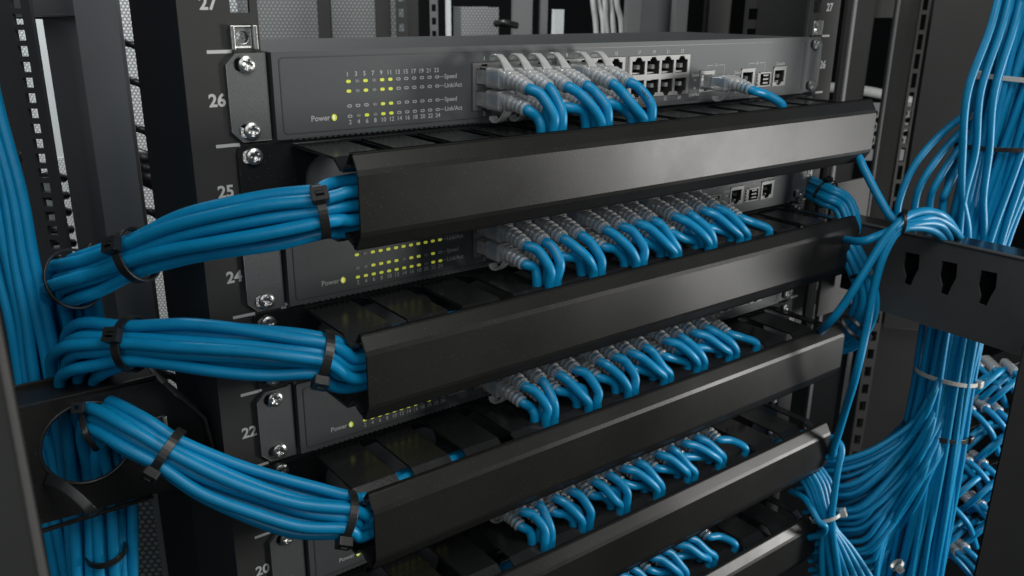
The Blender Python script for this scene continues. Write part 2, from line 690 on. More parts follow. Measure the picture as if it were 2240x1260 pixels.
def switch(u, rows, label):
    zt = ztop(u)
    org = (0, 0, zt - U)
    r = empty('network_switch', org, label, 'network switch', 'network switches in the rack')
    YF = -4.0
    # case: shell without a front
    mb = MB()
    mb.box(-220, 220, 0.2, 128, zt - 43.2, zt - 0.7, skip=('y0',))
    mb.build('case', m_lid, r, org, bevel=0.5)
    # faceplate with openings
    holes = []
    for b0 in (-101.4, -38.6, 24.2):
        holes.append(rect(b0, b0 + 59.2, zt - 36.9, zt - 9.6))
    jx = [(102.5, 'jack'), (148.6, 'jack'), (187.0, 'jack')]
    sx = [121.0, 168.0]
    for x, _ in jx:
        holes.append(rect(x - 8, x + 8, zt - 36.4, zt - 21.6))
    for x in sx:
        holes.append(rect(x - 8.6, x + 8.6, zt - 36.2, zt - 25.2))
    mb = MB()
    plate(mb, rrect(-220.5, 220.5, zt - 43.6, zt - 0.6, 0.8, 3), holes, XZ, YF, 0)
    mb.build('faceplate', m_grey, r, org, bevel=0.5)
    mb = MB()
    for k in range(46):
        mb.box(-212 + 3.3 * k, -210.2 + 3.3 * k, -3.4, -1.0, zt - 44.5, zt - 43.55)
    mb.build('vent_edge', m_ear, r, org, bevel=0.2)
    # raised label overlay border (thin groove line)
    mb = MB()
    plate(mb, rrect(-217, 217, zt - 41.2, zt - 3.4, 2.4), [rrect(-216.5, 216.5, zt - 40.8, zt - 3.8, 2.1)], XZ, YF - 0.22, YF - 0.02)
    mb.build('overlay_edge', m_dark, r, org)
    # ears
    for s in (-1, 1):
        mb = MB()
        hs = []
        for dz in (-6.35, -38.1):
            cx = s * 232.55 - 1.6
            hs.append(rrect(cx - 4.6, cx + 4.6, zt + dz - 3.3, zt + dz + 3.3, 3.2))
        plate(mb, ear_outline(s * 242.6, s * 222.6, zt - 43.4, zt - 0.9, 5.2), hs, XZ, -2.0, -0.1)
        e = mb.build('ear', m_ear, r, org, bevel=0.35)
        for dz in (-6.35, -38.1):
            screw(e, org, s * 232.55, -2.1, zt + dz, random.uniform(0, 1.5))
    # port blocks
    for bi, b0 in enumerate((-101.4, -38.6, 24.2)):
        mb = MB()
        hs = []
        for i in range(4):
            x = PX[bi * 4 + i]
            hs.append(rj_open(x, zt - 17.4, True))
            hs.append(rj_open(x, zt - 29.8, False))
        plate(mb, rect(b0 + 0.3, b0 + 58.9, zt - 36.7, zt - 9.8), hs, XZ, YF - 0.5, YF + 0.5)
        blk = mb.build('port_block', m_silver, r, org, bevel=0.15)
        mb = MB()
        mb.box(b0 - 0.6, b0 + 0.25, YF - 0.3, YF + 2, zt - 36.7, zt - 9.8)
        for i in range(4):
            x = PX[bi * 4 + i]
            for z, up in ((zt - 17.4, True), (zt - 29.8, False)):
                mb.box(x - 6.6, x + 6.6, YF + 0.8, YF + 16, z - 5.9, z + 5.9, skip=('y0',))
        mb.build('socket_cavity', m_dark, blk, org)
        mb = MB()
        for i in range(4):
            x = PX[bi * 4 + i]
            for z, s in ((zt - 17.4, 1), (zt - 29.8, -1)):
                mb.box(x - 4.6, x + 4.6, YF + 3, YF + 9, z - s * 3.4, z - s * 4.4)
                mb.box(x + 2.2, x + 5.0, YF + 3, YF + 7, z - 1.4, z + 1.5)
                mb.box(x - 5.6, x - 5.0, YF + 0.9, YF + 6, z - 4, z + 4)
        mb.build('contact_block', m_sock, blk, org, bevel=0.2)
    # single jacks
    for x, _ in jx:
        z = zt - 29.2
        mb = MB()
        plate(mb, rect(x - 7.9, x + 7.9, zt - 36.3, zt - 21.7), [rj_open(x - 0.3, z + 0.3, False)], XZ, YF - 0.4, YF + 0.6)
        mb.box(x - 7.6, x + 7.9, YF - 1.0, YF - 0.45, zt - 22.6, zt - 21.7)
        j = mb.build('uplink_jack', m_silver, r, org, bevel=0.15)
        mb = MB()
        mb.box(x - 6.6, x + 6.4, YF + 0.8, YF + 16, z - 6.4, z + 5.2, skip=('y0',))
        mb.build('socket_cavity', m_dark, j, org)
        mb = MB()
        mb.box(x + 2.2, x + 5.0, YF + 3.4, YF + 7, z - 1.2, z + 1.4)
        mb.box(x + 0.5, x + 2.2, YF + 2.0, YF + 7, z - 5.6, z - 3.2)
        mb.build('contact_block', m_sock, j, org, bevel=0.2)
    for x in sx:
        mb = MB()
        plate(mb, rect(x - 8.4, x + 8.4, zt - 36.0, zt - 25.4), [rect(x - 4.4, x + 7.6, zt - 35.0, zt - 26.4)], XZ, YF - 0.3, YF + 0.4)
        for k in range(4):
            mb.box(x - 7.8, x - 5.0, YF - 0.9, YF - 0.35, zt - 34.8 + 2.4 * k, zt - 33.4 + 2.4 * k)
        for k in range(3):
            mb.box(x + 0.5, x + 6.6, YF + 0.6, YF + 1.2, zt - 34.0 + 2.8 * k, zt - 32.8 + 2.8 * k)
        mb.box(x - 5.5, x + 5.5, YF - 1.0, YF - 0.3, zt - 25.9, zt - 25.1)
        sf = mb.build('fibre_cage', m_silver, r, org, bevel=0.12)
        mb = MB()
        mb.box(x - 8.0, x + 8.0, YF + 1.4, YF + 14, zt - 35.8, zt - 25.6, skip=('y0',))
        mb.build('cage_cavity', m_dark, sf, org)
    # lettering
    Y = YF - 0.14
    mb = MB()
    fn = lambda X, Z: (lambda a, c: (X + a, Y, zt + Z + c))
    for k in range(12):
        x = -179.7 + 4.972 * k
        text_mb(mb, str(2 * k + 1), 3.3, fn(x - 0.4, -12.9), bold=0.03)
        text_mb(mb, str(2 * k + 2), 3.3, fn(x, -37.6), bold=0.03)
    for z, s in ((-16.5, 'Speed'), (-21.45, 'Link/Act'), (-29.1, 'Speed'), (-34.4, 'Link/Act')):
        text_mb(mb, s, 3.5, fn(-120.3, z), align='LEFT', bold=0.03)
        mb.box(-123.4, -120.6, Y - 0.02, Y + 0.02, zt + z - 0.15, zt + z + 0.15)
    text_mb(mb, 'Power', 4.0, fn(-191.2, -34.4), align='RIGHT', bold=0.04)
    for k in range(12):
        text_mb(mb, str(2 * k + 1), 3.2, fn(PX[k], -7.6), bold=0.03)
        text_mb(mb, str(2 * k + 2), 3.2, fn(PX[k], -38.9), bold=0.03)
    for x, s in ((90.2, 'Speed'), (136.6, 'Speed')):
        text_mb(mb, s, 3.2, fn(x, -24.2), bold=0.02)
        text_mb(mb, 'Link/Act', 3.2, fn(x, -37.8), bold=0.02)
    text_mb(mb, 'Console', 3.2, fn(187, -19.6), bold=0.02)
    for a, b, s in ((102.5, 121.0, '25'), (148.6, 168.0, '26')):
        c = (a + b) / 2
        text_mb(mb, s, 2.8, fn(c, -18.2), bold=0.02)
        t = 0.16
        mb.box(a, c - 2.6, Y - 0.02, Y + 0.02, zt - 18.2 - t, zt - 18.2 + t)
        mb.box(c + 2.6, b, Y - 0.02, Y + 0.02, zt - 18.2 - t, zt - 18.2 + t)
        mb.box(a - t, a + t, Y - 0.02, Y + 0.02, zt - 20.6, zt - 18.2)
        mb.box(b - t, b + t, Y - 0.02, Y + 0.02, zt - 24.8, zt - 18.2)
    mb.build('printed_lettering', m_print2, r, org)
    # indicator lights
    for z, st in zip((-16.5, -21.45, -29.1, -34.4), rows):
        for k in range(12):
            led(r, org, -179.7 + 4.972 * k, YF - 0.02, zt + z, {'L': 'lit', 'g': 'dim', '.': 'off'}[st[k]])
    for x in (90.2, 136.6):
        for z in (-27.8, -33.2):
            led(r, org, x, YF - 0.02, zt + z, 'dim' if x < 100 else 'off')
    mb = MB()
    plate(mb, circ(-188.9, zt - 34.4, 1.45, 1.7, 20), [], XZ, YF - 0.5, YF - 0.02)
    pl = mb.build('power_light', m_led, r, org, bevel=0.3)
    mb = MB()
    plate(mb, circ(-189.3, zt - 34.3, 0.6, 1.2, 14), [], XZ, YF - 0.7, YF - 0.45)
    mb.build('light_core', m_ledc, pl, org)
    return r


switch(26, ['LgLgLL......', 'LgLgLL......', '...gLL......', '.gLgLL......'], 'topmost grey network switch with half its ports plugged, unit 26')
switch(24, ['LLgLLLLLLLLL', 'LgLLLLLLLLLL', 'ggLLLLgLLgL.', 'LLLLLLLLLgLL'], 'second grey network switch from the top, unit 24, with rows of lit green lights')
switch(22, ['LLLLLLLLLLLL', 'LLLLLLLLLLLL', 'LLLLLLLLLLLL', 'LLLLLLLL.L..'.replace('LLLLLLLL.L..', 'LLLLLLLLgLg.')], 'third grey network switch from the top, beside the number 22')
switch(20, ['LLLLLLLLLLLL'] * 4, 'fourth grey network switch from the top, only its Power light in view')
switch(18, ['LLLLLLLLLLLL'] * 4, 'lowest grey network switch, almost wholly behind the fourth cable manager cover')

# ------------------------------------------------------------------ cable managers
XL, XR = -210.5, 216.0


def prism_yz(mb, prof, x0, x1, x0f=None):
    n = len(prof)
    vs = [(x0, a, b) for a, b in prof] + [(x1, a, b) for a, b in prof]
    fs = [(i, (i + 1) % n, n + (i + 1) % n, n + i) for i in range(n)]
    tris = tessellate_polygon([[Vector((a, b, 0)) for a, b in prof]])
    fs += [tuple(t) for t in tris] + [tuple(i + n for i in reversed(t)) for t in tris]
    mb.add(vs, fs)


def offset_strip(pl, t):
    """closed profile of a folded sheet from a polyline (y,z)"""
    L = [Vector((a, b)) for a, b in pl]
    out = []
    for i in range(len(L)):
        ns = []
        if i > 0:
            d = (L[i] - L[i - 1]).normalized()
            ns.append(Vector((-d.y, d.x)))
        if i < len(L) - 1:
            d = (L[i + 1] - L[i]).normalized()
            ns.append(Vector((-d.y, d.x)))
        n = ns[0] if len(ns) == 1 else (ns[0] + ns[1]) / (1 + ns[0].dot(ns[1]))
        out.append(L[i] + n * t)
    return [tuple(q) for q in L] + [tuple(q) for q in reversed(out)]


def manager(u, label, tilt=0.0):
    zt = ztop(u)
    org = (0, 0, zt - U)
    r = empty('cable_manager', org, label, 'cable manager', 'cable managers between the switches')
    # mounting plate with long openings
    mb = MB()
    hs = []
    hs.append(rrect(-206, -128, zt - 36.5, zt - 8.2, 13.5, 8))
    hs.append(rrect(-110, 0, zt - 36.5, zt - 8.2, 13.5, 8))
    hs.append(rrect(18, 118, zt - 36.5, zt - 8.2, 13.5, 8))
    hs.append(rrect(132, 206, zt - 36.5, zt - 8.2, 13.5, 8))
    for s in (-1, 1):
        for dz in (-6.35, -38.1):
            cx = s * 232.55 - 1.4
            hs.append(rrect(cx - 4.8, cx + 4.8, zt + dz - 3.4, zt + dz + 3.4, 3.3))
    plate(mb, rrect(-240.8, 240.8, zt - 43.6, zt - 0.9, 3.0), hs, XZ, -2.0, -0.1)
    pl = mb.build('mounting_plate', m_tray, r, org, bevel=0.35)
    for s in (-1, 1):
        for dz in (-6.35, -38.1):
            screw(pl, org, s * 232.55, -2.1, zt + dz, random.uniform(0, 1.5))
    mb = MB()
    mb.box(-219, -118, 3, 5, zt - 43, zt - 1.2)
    mb.build('rear_sheet', m_back, r, org)
    # slotted trays
    for nm, z0, s in (('upper_tray', zt - 1.6, -1), ('lower_tray', zt - 42.9, 1)):
        mb = MB()
        th = 1.3
        edges = [-212.5] + [q for c in SLOT for q in (c - 5.2, c + 5.2)] + [XR - 0.5]
        pline = [(-4.2, z0), (-50.3, z0), (-57.0, z0 + s * 5.2)]
        prof = offset_strip(pline, th * (1 if s < 0 else -1)) if s < 0 else offset_strip(pline, -th)
        for i in range(0, len(edges), 2):
            a, b = edges[i], edges[i + 1]
            if b - a > 1:
                prism_yz(mb, prof, a, b)
                # rounded slot root
                for xx, dx in ((a, -1), (b, 1)):
                    if (xx == edges[0]) or (xx == edges[-1]):
                        continue
                    mb.add([(xx, -4.2, z0), (xx + dx * 2.6, -4.2, z0), (xx, -7.6, z0), (xx, -4.2, z0 + s * th), (xx + dx * 2.6, -4.2, z0 + s * th), (xx, -7.6, z0 + s * th)],
                           [(0, 1, 2), (5, 4, 3), (1, 4, 5, 2)])
        prism_yz(mb, [(-2.05, z0), (-4.2, z0), (-4.2, z0 + s * th), (-2.05, z0 + s * th)], -212.5, XR - 0.5)
        # end hook of the first and last finger
        hook = offset_strip([(-57.2, z0 + s * 5.4), (-60.6, z0 + s * 3.2), (-64.0, z0 + s * 1.6)], -th if s > 0 else th)
        prism_yz(mb, hook, -212.2, -194)
        mb.build(nm, m_tray, r, org, bevel=0.25)
    # front cover
    w = 0.6
    pl_ = [(-60.2, zt - 4.6), (-64.2, zt + 0.6), (-65.4, zt + 0.5), (-69.2, zt - 5.6), (-70.0, zt - 7.8), (-70.0, zt - 34.0), (-69.4, zt - 36.0), (-65.4, zt - 42.4), (-64.2, zt - 42.5), (-60.2, zt - 37.4)]
    mb = MB()
    prism_yz(mb, offset_strip(pl_, -1.2), XL, XR)
    c = mb.build('front_cover', m_black, r, org, bevel=0.55)
    return r


managers = [manager(25, 'topmost black cable manager cover, with a soft glow at its right half'),
            manager(23, 'second black cable manager from the top, between units 24 and 22'),
            manager(21, 'third black cable manager from the top, holding the bundle from the round hole'),
            manager(19, 'fourth black cable manager from the top, crossing the bottom edge of the photo'),
            manager(17, 'lowest black cable manager, only its right end seen at the bottom')]

# ------------------------------------------------------------------ patch cables
def jacket_print(parent, org, pts, r, word, s0, size=2.6):
    path = catmull(pts, 6)
    fr = frames(path)
    cum = [0]
    for i in range(1, len(path)):
        cum.append(cum[-1] + (path[i] - path[i - 1]).length)

    def fn(a, b_):
        d_ = s0 + a
        j = min(max(k for k in range(len(cum)) if cum[k] <= d_), len(path) - 2)
        f_ = (d_ - cum[j]) / max(1e-6, cum[j + 1] - cum[j])
        p_ = path[j].lerp(path[j + 1], f_)
        t_ = (path[j + 1] - path[j]).normalized()
        view = (CAM - p_)
        n_ = (view - t_ * view.dot(t_)).normalized()
        w_ = t_.cross(n_)
        if (M3.inverted() @ w_).y > 0 and abs((M3.inverted() @ t_).x) > 0.5:
            w_ = w_
        ang = -b_ / r
        return tuple(p_ + (n_ * math.cos(ang) + w_ * math.sin(ang)) * (r + 0.06))
    mb = MB()
    text_mb(mb, word, size, fn, align='LEFT', bold=0.02)
    mb.build('jacket_print', m_ink, parent, org)


CR = 3.05
PATH_UP = [(0, 0, 0), (0, -24, 0), (0.4, -31, -1.0), (1.2, -39.5, -3.8)]
PATH_DN = [(0, 0, 0), (0, -23, 0), (0.4, -30, -0.6), (1.0, -38.5, -3.0)]
PROT = {}


def plug_meshes(kind, parent):
    """connector, boot, latch in local coordinates at the port mouth"""
    if kind in PROT:
        return [share(o, parent) for o in PROT[kind]]
    row = kind.split('_')[0]
    pts = [Vector(q) for q in (PATH_UP if row == 'up' else PATH_DN)]
    s = 1 if row == 'up' else -1
    mb = MB()
    mb.box(-5.6, 5.6, -9.0, 4, -3.9, 3.9)
    for k in range(8):
        x = -4.2 + 1.2 * k
        mb.box(x - 0.35, x + 0.35, -3.0, 4.1, s * -4.1 - 0.1, s * -4.1 + 0.1)
    a = mb.build('connector', m_clear, parent, bevel=0.4)
    # boot: box body, then ribs
    mb = MB()
    path = catmull(pts, 10)
    secs = []
    L = 0
    cum = [0]
    for i in range(1, len(path)):
        cum.append(cum[-1] + (path[i] - path[i - 1]).length)
    # resample densely
    N = 64
    tot = cum[-1]
    rp, rs = [], []
    for i in range(N + 1):
        d = 8.2 + (tot - 8.2) * i / N
        j = max(k for k in range(len(cum)) if cum[k] <= d + 1e-6)
        j = min(j, len(path) - 2)
        f = (d - cum[j]) / max(1e-6, cum[j + 1] - cum[j])
        rp.append(path[j].lerp(path[j + 1], f))
        if d < 9:
            rs.append((5.6, 5.1, 6))
        elif d < 21.5:
            rs.append((6.1, 5.7, 6))
        elif d < 23:
            rs.append((5.3, 4.9, 5))
        else:
            q = (d - 23) / (tot - 23)
            ph = (d - 23) / 3.4 % 1
            base = 5.2 - 1.1 * q
            rr = base if ph < 0.6 else base - 1.6
            rs.append((rr, rr, 2.3))
    loft(mb, rp, rs, 20)
    bt = mb.build('boot', m_clear, parent)
    out = [a, bt]
    # latch guard
    mb = MB()
    if kind.endswith('hook'):
        lp = [(-23.5, 4.4), (-20.8, 7.2), (-17.6, 10.2), (-14.2, 12.2), (-11.0, 12.4), (-9.2, 11.2), (-8.4, 9.6)]
        ws = [3.4, 2.8, 2.4, 2.5, 3.0, 3.2, 2.8]
    else:
        lp = [(-21.5, 5.4), (-17, 6.9), (-12, 7.4), (-8.5, 7.3), (-6.0, 6.4)]
        ws = [2.6, 2.6, 2.8, 2.6, 2.2]
    pth = [Vector((0, y, s * z)) for y, z in lp]
    loft(mb, pth, [(w_, 0.8, 5) for w_ in ws], 12, smooth=True, up=Vector((0, 0.3, 1)))
    # thin release tab reaching into the jack
    mb.box(-2.4, 2.4, -9.5, 3.5, min(s * 4.6, s * 5.5), max(s * 4.6, s * 5.5))
    lt = mb.build('latch', m_latch, parent, bevel=0.2)
    out.append(lt)
    PROT[kind] = out
    return out


def patch_cable(px, pz, row, kind, slot, ox, oy, zt_m, side, label, group):
    """px,pz = port centre; goes down into the slot of the manager whose top is zt_m"""
    org = Vector((px, -4.5, pz))
    r = empty('patch_cable', org, label, 'patch cable', group)
    plug_meshes(kind, r)
    base = PATH_UP if row == 'up' else PATH_DN
    P = [Vector((0, -4.5, 0)), Vector((0, -16, 0))] + [Vector(q) for q in base[1:]]
    P = [org + q for q in P]
    tx = slot + ox
    lean = tx - px
    if row == 'up':
        fa, fb = (0.46, 0.90) if abs(lean) < 15 else (0.30, 0.68)
        P.append(Vector((px + 1.3 + lean * fa, -47.0, pz - 8.0)))
        P.append(Vector((px + 0.6 + lean * fb, -51.8 + oy * 0.4, pz - 17.0)))
    else:
        P.append(Vector((px + 1.2 + lean * (0.62 if abs(lean) < 17 else 0.48), -45.0, pz - (6.6 if abs(lean) < 17 else 7.6))))
    jx, jy = random.uniform(-1.3, 1.3), random.uniform(-1.6, 0.8)
    P[-1] += Vector((jx, jy, random.uniform(-1.5, 1.2)))
    if row == 'up':
        P[-2] += Vector((jx * 0.6, jy * 0.8, random.uniform(-0.8, 1.0)))
    P.append(Vector((tx - 0.02 * lean, -52.0 + oy, zt_m + 2.0)))
    P.append(Vector((tx, -51.0 + oy, zt_m - 7.0)))
    sg = side
    P.append(Vector((tx + sg * 3, -48 + oy, zt_m - 15)))
    P.append(Vector((tx + sg * 24, -36 + oy * 1.5, zt_m - 24 - random.uniform(0, 8))))
    P.append(Vector((tx + sg * 60, -34 + oy * 1.5, zt_m - 26 - random.uniform(0, 8))))
    mb = MB()
    tube(mb, catmull(P, 6), CR, 12)
    mb.build('cable_jacket', m_blue, r, org)
    if label.startswith('blue patch cable with raised clear latch, sixth'):
        jacket_print(r, org, P, CR, 'NECT', 45)
    return r


SWN = {26: 'top switch', 24: 'second switch', 22: 'third switch', 20: 'fourth switch', 18: 'lowest switch'}
for u in (26, 24, 22, 20, 18):
    zt = ztop(u)
    zm = ztop(u - 1)
    ng = 3 if u == 26 else 6
    grp = 'blue patch cables plugged into the ' + SWN[u]
    for g in range(ng):
        if u == 18 and g < 1:
            continue
        sl = SLOT[3 + g]
        for c in range(2):
            col = g * 2 + c
            port_u, port_d = 2 * col + 1, 2 * col + 2
            jz = random.uniform(-0.3, 0.3)
            side = -1 if g < 4 else 1
            ku = 'up_hook' if u == 26 else 'up_plain'
            kd = 'down_hook'
            if u == 26:
                lu = 'blue patch cable with raised clear latch, %s from the left on the top switch' % ORD[col]
                ldn = 'lower-row blue patch cable of the top switch, %s from the left' % ORD[col]
            else:
                lu = 'upper-row blue patch cable of the %s, %s from the left' % (SWN[u], ORD[col])
                ldn = 'lower-row blue patch cable of the %s, %s from the left' % (SWN[u], ORD[col])
            patch_cable(PX[col], zt - 17.4 + jz, 'up', ku, sl, -4.6 + 6.2 * c + random.uniform(-.5, .5), -1.5 + random.uniform(-1.5, 1), zm, side, lu, grp)
            patch_cable(PX[col], zt - 29.8 + jz, 'dn', kd, sl, -8.6 + 6.2 * c + random.uniform(-.4, .4), 5.0 + random.uniform(-1, 1), zm, side, ldn, grp)
    # single uplink cable in jack 25
    patch_cable(102.2, zt - 29.0, 'dn', 'down_hook', SLOT[9], -7, -1.0, zm, 1,
                'single blue patch cable in uplink jack 25 of the %s, right of the others' % SWN[u], grp)


# ------------------------------------------------------------------ free cable runs
def cable(P, label, group, r=CR, name='network_cable', cat='network cable', mt=None, k=6, sides=10):
    mb = MB()
    tube(mb, catmull(P, k), r, sides)
    P0 = Vector(P[0])
    o = mb.build(name, mt or m_blue, None, P0)
    tag(o, label, cat, group)
    return o


def hexpack(n, d):
    pts = []
    for i in range(-7, 8):
        for j in range(-7, 8):
            x = (i + 0.5 * (j % 2)) * d
            y = j * d * 0.866
            pts.append((math.hypot(x + 0.3, y + 0.2), x, y))
    pts.sort()
    return [(x, y) for _, x, y in pts[:n]]


def bundle(path, n, labels, group, r=CR, twist=0.5, seed=1, squash=(1, 1), wob=0.6, pinch=None, d=None, ties=()):
    """n cables hex-packed round a centre line; labels: fn(rank)"""
    rnd = random.Random(seed)
    cp = catmull(path, 4)
    fr = frames(cp)
    offs = hexpack(n, d or 2 * r * 0.99)
    # order by apparent height in the picture so that the label can name it
    mid = len(cp) // 2
    allp = []
    sk = [k_ / (len(path) - 1) for k_ in ties]
    for (a, b) in offs:
        ph = [rnd.uniform(0, 6.28) for _ in range(4)]
        P = []
        for i, (c, (t, uu, ww)) in enumerate(zip(cp, fr)):
            s = i / (len(cp) - 1)
            th = twist * (s - 0.5)
            x = (a * math.cos(th) - b * math.sin(th)) * squash[0]
            y = (a * math.sin(th) + b * math.cos(th)) * squash[1]
            loose = (1.0 if pinch is None else pinch(s)) * 1.03
            wq = wob
            for s0 in sk:
                gq = math.exp(-((s - s0) / 0.05) ** 2)
                loose *= 1 - 0.19 * gq
                wq *= 1 - 0.85 * gq
            x = x * loose + wq * (math.sin(ph[0] + 9 * s) + 0.5 * math.sin(ph[2] + 23 * s))
            y = y * loose + wq * (math.sin(ph[1] + 8 * s) + 0.5 * math.sin(ph[3] + 19 * s))
            P.append(c + uu * x + ww * y)
        allp.append(P)
    q0 = M3.inverted()
    allp.sort(key=lambda P: -((q0 @ (P[mid] - CAM)).y / -(q0 @ (P[mid] - CAM)).z))
    for k, P in enumerate(allp):
        cable(P, labels(k), group, r, k=2)
    return cp, fr


def tie(c, t, rad, w=4.4, th=1.1, head=None, mt=None, label='', group=None, sq=(1, 1), up=None, hs=1.0, tail=True):
    """cable tie round centre c, axis t; head = direction towards the head"""
    mt = mt or m_tie
    t = Vector(t).normalized()
    h = Vector(head) if head else Vector((0, 0, 1))
    u = (h - t * h.dot(t)).normalized()
    v = t.cross(u)
    r = empty('cable_tie', c, label, 'cable tie', group)
    mb = MB()
    n = 40
    path, nor = [], []
    for i in range(n):
        a = 2 * math.pi * i / n
        path.append(Vector(c) + u * math.cos(a) * rad * sq[0] + v * math.sin(a) * rad * sq[1])
        nor.append((u * math.cos(a) / sq[0] + v * math.sin(a) / sq[1]).normalized())
    ribbon(mb, path, nor, w, th)
    mb.build('strap', mt, r, c, bevel=0.2)
    # head block with slot
    hc = Vector(c) + u * (rad * sq[0] + th * 0.5)
    mb = MB()
    hw, hl, hh = 3.9 * hs, 3.6 * hs, 4.6 * hs
    f = lambda a, b_, k: tuple(hc + t * a + v * b_ + u * k)
    plate(mb, rrect(-hw, hw, -hl, hl, 0.9), [rect(-hw * 0.5, hw * 0.5, -hl * 0.42, hl * 0.35)], lambda a, b_, k: f(a, b_, k), 0, hh)
    mb.build('head', mt, r, c, bevel=0.35)
    if tail:
        mb = MB()
        vs = []
        for a in (-1.9, 1.9):
            for b_ in (-0.7, 0.5):
                for k in (0.3, hh + 0.8):
                    vs.append(f(a * 0.9, b_, k))
        mb.add(vs, [(0, 1, 3, 2), (4, 6, 7, 5), (0, 4, 5, 1), (2, 3, 7, 6), (0, 2, 6, 4), (1, 5, 7, 3)])
        mb.build('cut_tail', mt, r, c)
    return r


TIEG = 'black cable ties on the left bundles'
# upper left bundle (leaves manager 25)
B1 = [(-120, -44, ztop(25) - 25), (-176, -50, ztop(25) - 24.5), (-212, -52.5, ztop(25) - 25.5), at(700, 463, 402), at(600, 480, 400), at(500, 500, 400), at(400, 525, 404), at(300, 558, 412), at(225, 588, 420),
      at(180, 602, 424), at(155, 613, 436), at(152, 628, 455), at(162, 690, 472), at(178, 800, 484), at(196, 1000, 490), at(228, 1420, 496)]
bundle(B1, 13, lambda k: 'blue cable in the upper left bundle, %s from its top edge' % ORD[k], 'cables of the upper left bundle', seed=3, ties=(3, 7), twist=0.9, wob=0.9, squash=(1.05, 0.95),
       pinch=lambda s: 1 + 0.12 * math.sin(s * 9))
# middle left bundle (leaves manager 23)
B2 = [(-120, -40, ztop(23) - 22), (-176, -46, ztop(23) - 21), (-212, -50, ztop(23) - 19.5), at(705, 779, 426), at(600, 770, 422), at(500, 762, 420), at(400, 755, 421), at(290, 752, 425), at(225, 757, 430),
      at(190, 766, 436), at(174, 790, 448), at(182, 850, 462), at(196, 960, 470), at(208, 1120, 478), at(225, 1420, 486)]
bundle(B2, 13, lambda k: 'blue cable in the middle left bundle, %s from its top edge' % ORD[k], 'cables of the middle left bundle', seed=8, ties=(3, 7), twist=0.9, wob=0.9,
       pinch=lambda s: 1.05 + 0.22 * max(0, math.sin((s - 0.45) * 5)))
# lower left bundle (leaves manager 21, rises out of the round hole)
B3 = [(-120, -40, ztop(21) - 24), (-176, -46, ztop(21) - 20.5), (-212, -52, ztop(21) - 18.5), at(755, 1127, 455), at(660, 1114, 450), at(560, 1082, 445), at(460, 1042, 440), at(365, 990, 434), at(290, 945, 433),
      at(235, 915, 438), at(215, 925, 452), at(222, 975, 470), at(235, 1060, 478), at(238, 1200, 482), at(240, 1420, 490)]
bundle(B3, 13, lambda k: 'blue cable in the lower left bundle, %s from its top edge' % ORD[k], 'cables of the lower left bundle', seed=5, ties=(3, 7), twist=-0.9, wob=0.8,
       pinch=lambda s: 1.05 + 0.1 * math.sin(s * 8))


def dirc(P, i):
    return (Vector(P[i + 1]) - Vector(P[i - 1])).normalized()


def toward(c, du, dv):
    """direction perpendicular-ish facing the viewer, du right, dv up, 1 towards"""
    f = (CAM - Vector(c)).normalized()
    return f + M3 @ Vector((du, dv, 0))


RB = 12.0
c = at(700, 463, 402)
tie(c, dirc(B1, 3), RB, head=toward(c, 0.0, 0.55), label='black cable tie with square head on the upper left bundle, beside the top cover', group=TIEG)
c = at(300, 558, 412)
tie(c, dirc(B1, 7), RB + 0.6, w=4.6, head=toward(c, -0.5, 0.35), label='black cable tie on the upper left bundle, far from the covers', group=TIEG)
c = at(705, 779, 426)
tie(c, dirc(B2, 3), RB + 0.3, head=toward(c, 0.0, -1.6), label='black cable tie on the middle left bundle, head hanging below', group=TIEG)
c = at(290, 752, 425)
tie(c, dirc(B2, 7), RB + 1.0, w=4.6, head=toward(c, -0.6, 0.25), label='black cable tie on the middle left bundle where its cables fan out', group=TIEG)
c = at(755, 1127, 455)
tie(c, dirc(B3, 3), RB + 0.4, head=toward(c, 0.0, -1.6), label='black cable tie on the lower left bundle beside the third cover', group=TIEG)
c = at(365, 990, 434)
tie(c, dirc(B3, 7), RB + 0.6, w=4.6, head=toward(c, -0.7, -0.8), label='black cable tie on the lower left bundle near the round hole', group=TIEG)
c = at(163, 610, 430)
tie(c, dirc(B1, 9), RB + 2.4, w=1.8, head=(0, 1, 0), label='thin black tie round the turn of the upper left bundle', group=TIEG, tail=False)

# far left trunk of vertical cables
rt = random.Random(11)
TL = 'vertical cables at the far left'
xs = []
for k in range(9):
    row = k // 5
    i = k % 5
    x0 = 0 + 20 * i + row * 9
    pts = []
    ph = rt.uniform(0, 6)
    dd = 452 + row * 9 + abs(i - 2.2) * 1.6
    for y in (-120, 60, 240, 420, 580, 700, 800, 900, 1000, 1130, 1300):
        # along a true vertical of the rack
        X = x0 + (y - 600) * (0.185 if y > 300 else 0.19) + 4 * math.sin(ph + y / 150) + 3 * math.sin(2.7 * ph + y / 60)
        if y < 420:
            X -= (420 - y) * 0.05
        if y > 780:
            X += (y - 780) * 0.02 + (i - 3) * 1.5
        pts.append(at(X, y, dd + (630 - y) * -0.055 + 1.5 * math.sin(ph * 2 + y / 120)))
    xs.append(pts)
for k, pts in enumerate(xs):
    row, i = k // 5, k % 5
    nm = '%s from left in the %s row of blue cables at far left' % (ORD[i], 'front' if row == 0 else 'rear')
    o_ = cable(pts, nm, TL, r=2.95, k=5)
    if k == 2:
        jacket_print(o_, pts[0], pts, 2.95, '1168   4CT', 238, 3.0)
c = at(-6, 352, 456)
tie(c, (0.1, 0, -1), 12, w=4.2, head=toward(c, -0.8, 0), label='black tie strap round the far left cable trunk', sq=(1, 0.8), group=TIEG)

